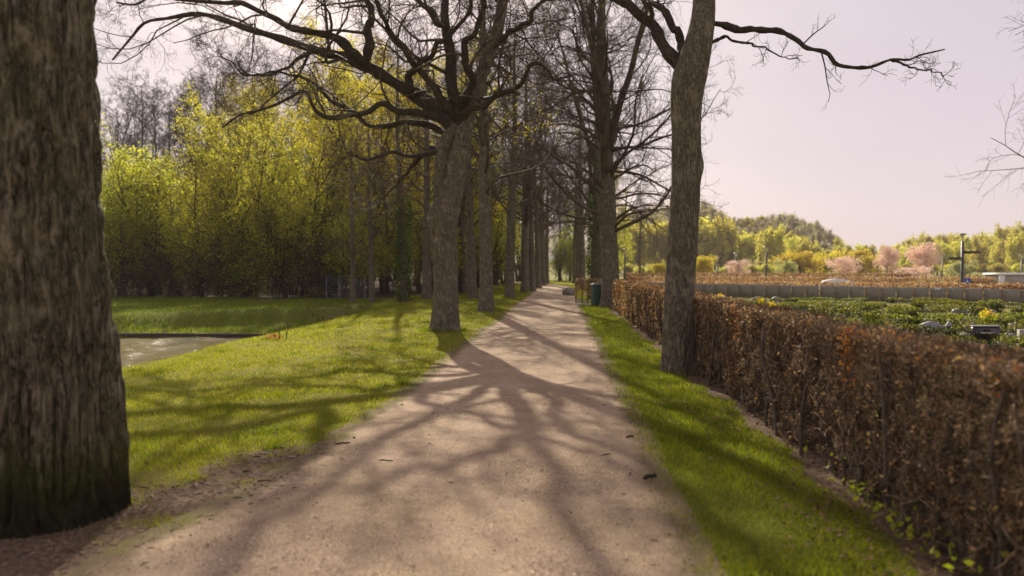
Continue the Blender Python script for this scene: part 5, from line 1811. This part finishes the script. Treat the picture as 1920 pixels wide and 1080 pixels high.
b1_ = round_tree(201, 'blossom_tree', 'large pink blossom tree left of the signpost', 'tree', 6, 6.6, PETAL_PINK, 6500, .20, .22, 'blossom trees', 42)
place_px(b1_, 1736, 455, 118, 6, 0.86, first=True)
b2_ = round_tree(202, 'blossom_tree', 'small round pink blossom tree just right of the near hedge oak', 'tree', 4, 5.4, PETAL_PINK, 4200, .17, .12, 'blossom trees', 32)
place_px(b2_, 1384, 487, 112, 4, .85, first=True)
place_px(b2_, 1582, 481, 108, 4, 1.0, 'pale pink spreading blossom tree in front of the golden shrub')
place_px(b1_, 1664, 461, 128, 6, .70, 'pink blossom tree with flat open crown behind a lamp post')
place_px(b2_, 1714, 500, 100, 4, 1.5, 'low pale pink blossom bush below the large pink tree')
p1_ = round_tree(203, 'blossom_bush', 'pale greenish white flowering bush left of the golden shrubs', 'shrub', 3.4, 4.6, PETAL_PALE, 2600, .22, .06, 'pale flowering bushes', 12)
place_px(p1_, 1472, 486, 105, 3.4, .9, first=True)
place_px(p1_, 1810, 487, 122, 3.4, 1.15, 'pale greenish flowering bush behind the signpost')
y1_ = round_tree(204, 'golden_shrub', 'broad golden yellow shrub tree behind the second blossom tree', 'shrub', 5, 7.2, FAR_YELLOW, 6500, .26, .06, 'golden shrub trees', 40)
place_px(y1_, 1500, 467, 140, 5, 1.15, 'broad golden yellow shrub behind the pale bush', first=True)
place_px(y1_, 1545, 470, 150, 5, 1.0, 'golden yellow shrub right of the broad one')
place_px(y1_, 1612, 464, 150, 5, 1.1, 'golden yellow shrub below the lowest part of the skyline')
place_px(y1_, 1320, 476, 120, 5, .8, 'golden yellow shrub beside the near hedge oak')
place_px(y1_, 1240, 490, 118, 5, .8, 'golden yellow shrub left of the near hedge oak')

G_far = 'trees of the far belt beyond the cemetery'
L_fl = 'yellow green tree of the far belt beyond the cemetery'
L_fg = 'bare grey brown tree on the far wooded hill'
t1_ = round_tree(205, 'far_tree', L_fl, 'tree', 12, 8.5, FAR_LIME, 3800, .52, .14, G_far, 40)
t2_ = round_tree(206, 'far_tree', L_fl, 'tree', 13, 6.5, FAR_LIME, 3500, .52, .12, G_far, 36)
t3_ = round_tree(207, 'far_tree', L_fg, 'tree', 13, 9.5, FAR_GREY, 4000, .55, .12, G_far, 44)
place_px(t1_, 1330, 418, 205, 12, .9, first=True)
place_px(t2_, 1352, 412, 200, 13, .9, first=True)
place_px(t3_, 1420, 412, 330, 13, 1.0, first=True)
skyx = [1140, 1180, 1240, 1310, 1330, 1360, 1400, 1450, 1500, 1530, 1560, 1590, 1640, 1690, 1740, 1800, 1850, 1880, 1930, 1990, 2060]
skyy = [402, 396, 388, 380, 385, 402, 405, 403, 408, 417, 434, 456, 460, 448, 436, 431, 433, 423, 422, 419, 415]
# back belt: grey hill trees on the left part, green ones on the right part
for px in np.arange(1130, 1575, 8.5):
    yt = np.interp(px, skyx, skyy) + rw.uniform(-3, 7)
    place_px(t3_ if rw.uniform() < .88 else t1_, px + rw.uniform(-4, 4), yt, rw.uniform(300, 350), 13 if True else 12, rw.uniform(.85, 1.1))
for px in np.arange(1130, 1560, 13):
    yt = np.interp(px, skyx, skyy) + rw.uniform(12, 26)
    place_px(t3_, px + rw.uniform(-4, 4), yt, rw.uniform(262, 292), 13, rw.uniform(.85, 1.1))
# front belt, yellow green, lower on the left
fx = [1130, 1310, 1340, 1380, 1420, 1440, 1480, 1520, 1550, 1570]
fy = [418, 408, 404, 424, 432, 416, 432, 450, 456, 460]
for px in np.arange(1135, 1575, 15.5):
    yt = np.interp(px, fx, fy) + rw.uniform(-4, 12)
    place_px((t1_, t2_)[int(rw.integers(0, 2))], px + rw.uniform(-5, 5), yt, rw.uniform(190, 225), 12.5, rw.uniform(.75, 1.0))
for px in np.arange(1575, 2075, 16):
    yt = np.interp(px, skyx, skyy) + rw.uniform(-2, 9)
    place_px((t1_, t2_)[int(rw.integers(0, 2))], px + rw.uniform(-5, 5), yt, rw.uniform(215, 250), 12.5, rw.uniform(.8, 1.05))
for px in np.arange(1620, 2075, 19):
    yt = np.interp(px, skyx, skyy) + rw.uniform(14, 32)
    place_px((t1_, t2_)[int(rw.integers(0, 2))], px + rw.uniform(-6, 6), yt, rw.uniform(175, 205), 12.5, rw.uniform(.8, 1.05))
# low green bushes in front of the belt
for px in np.arange(1150, 2050, 26):
    place_px(t1_, px + rw.uniform(-8, 8), rw.uniform(492, 502), rw.uniform(160, 175), 12, 2.2, 'low green bush at the foot of the far tree belt', group='low bushes of the far belt')

# ------------------------------------------------------------------ air
m = bpy.data.materials.new('spring_haze')
m.use_nodes = True
t = NT(m)
pv = t.n('ShaderNodeVolumePrincipled')
pv.inputs['Color'].default_value = (0.95, 0.90, 0.88, 1)
pv.inputs['Density'].default_value = 0.00035
ow = t.n('ShaderNodeOutputMaterial')
t.l(pv.outputs[0], ow.inputs['Volume'])
hz = MB().box((0, 720, 21.5), (1840, 1600, 49)).build('haze', m)
tag(hz, 'thin pale spring haze over the whole park', 'haze', kind='stuff')
S.cycles.volume_bounces = 0

# ------------------------------------------------------------------ pond edge, fence, twigs on the ground
root = thing('timber_edging', 'dark wet timber board edging the far side of the pond', 'edging', (-20, 26.2, WATER_Z))
tb = []
xs = np.linspace(-36, -9.0, 60)
yl = []
for xx in xs:
    # the place where the bank is 6 cm above the water
    yy_ = np.linspace(23, 33, 400)
    hz = H(np.full(400, xx), yy_)
    ii = np.where(hz > WATER_Z + .03)[0]
    ii = ii[ii > np.argmin(hz)]
    yl.append(yy_[ii[0]] - .05)
yl = np.convolve(np.pad(yl, 3, 'edge'), np.ones(7) / 7, 'valid')
V, Q = [], []
for i, (xx, yy_) in enumerate(zip(xs, yl)):
    V += [(xx + 20, yy_ - 26.2, -.2), (xx + 20, yy_ - 26.2, .15), (xx + 20, yy_ + .10 - 26.2, .15), (xx + 20, yy_ + .10 - 26.2, -.2)]
    if i:
        a, b = (i - 1) * 4, i * 4
        for k in range(3):
            Q.append((a + k, b + k, b + k + 1, a + k + 1))
link('board', mesh_np('board', np.array(V), [np.array(Q)], WOOD_WET, smooth=False), root)

# wire fence at the wood's edge
fx0, fx1 = W(612, 560, 41.2)[0], W(684, 560, 41.2)[0]
root = thing('wire_fence', 'thin grey wire mesh fence before the shaded wood', 'fence', ((fx0 + fx1) / 2, 41.2, 0))
hw = (fx1 - fx0) / 2
FENCE = plain('galvanised_wire', (0.10, 0.12, 0.13), (0.17, 0.19, 0.21), 10, 0.5, 0.4)
for xx in np.linspace(-hw, hw, 4):
    tb = Tubes()
    tb.add(np.array([(xx, 0, -.05), (xx, 0, 1.25)]), np.array([.03, .03]), 8)
    tb.build('post', FENCE, root)
tb = Tubes()
for zz in np.linspace(.1, 1.2, 8):
    tb.add(np.array([(-hw, .02, zz), (hw, .02, zz)]), np.array([.005, .005]), 4)
for xx in np.linspace(-hw, hw, 22):
    tb.add(np.array([(xx, .02, .05), (xx, .02, 1.22)]), np.array([.005, .005]), 4)
tb.build('mesh', FENCE, root)

# sticks on the path
rs = np.random.default_rng(303)


def stick(px, py, L, r, az, label):
    p = G(px, py)
    z = float(H(p[0], p[1])) + .012
    tb = Tubes()
    d = np.array([math.cos(az), math.sin(az), 0])
    P = catmull([-d * L / 2, -d * L * .15 + (.01, .01, .006), d * L * .2 - (.008, 0, -.004), d * L / 2 + (0, 0, .006)], 14) + rs.normal(size=(14, 3)) * r * .15 + (0, 0, r)
    tb.add(P, r * np.array([.55, .8, 1, 1.1, 1, .95, 1, 1.05, .95, .9, .95, 1, .85, .5]), 9)
    o = tb.build('stick', LIMB)
    o.location = (p[0], p[1], z)
    tag(o, label, 'stick')


stick(1219, 901, .125, .016, .55, 'thick dark broken stick at the right edge of the path')
stick(1181, 823, .085, .009, .5, 'small dark stick on the right side of the path farther off')
stick(643, 838, .13, .007, .4, 'thin brown stick at the left edge of the path')
stick(722, 871, .14, .006, -.1, 'thin twig lying on the left half of the path')
stick(1135, 857, .12, .005, .6, 'thin twig lying on the right half of the path')
# small sprouting stump by the pond
p = G(523, 634)
zs = float(H(p[0], p[1]))
root = thing('sapling', 'little bare sapling with a clump of brown leaves at the end of the pond', 'sapling', (p[0], p[1], zs))
q = np.array([catmull([(0, 0, 0), (.02, 0, .12), (.0, 0, .25), (.05, 0, .36)], 8), catmull([(.18, 0, 0), (.19, 0, .15), (.23, 0, .3), (.20, 0, .42)], 8)])
tb = Tubes()
tb.add(q, np.linspace(.014, .005, 8)[None].repeat(2, 0), 5)
q2, r2 = spawn(rs, q, np.linspace(.014, .005, 8)[None].repeat(2, 0), 6, n=4, lf=(.3, .5), rmin=.005)
tb.add(q2, r2, 3)
tb.build('stem', TWIG, root)
leaf_obj(rs, 'foliage', rs.normal(size=(120, 3)) * np.array([.10, .08, .03]) + (-.12, 0, .06), .05, LEAF_ORANGE, root)
p = G(313, 624, -.5)
root = thing('sapling', 'tiny dead tuft of twigs on the far pond bank above the board', 'sapling', (p[0], p[1], float(H(p[0], p[1]))))
q = np.zeros((9, 4, 3))
for i in range(9):
    d = norm(rs.normal(size=3) * np.array([.6, .4, .2]) + (0, 0, 1))
    q[i] = np.array([d * s for s in np.linspace(0, .38, 4)])
tb = Tubes()
tb.add(q, np.full((9, 4), .012), 4)
tb.build('stem', LIMB, root)
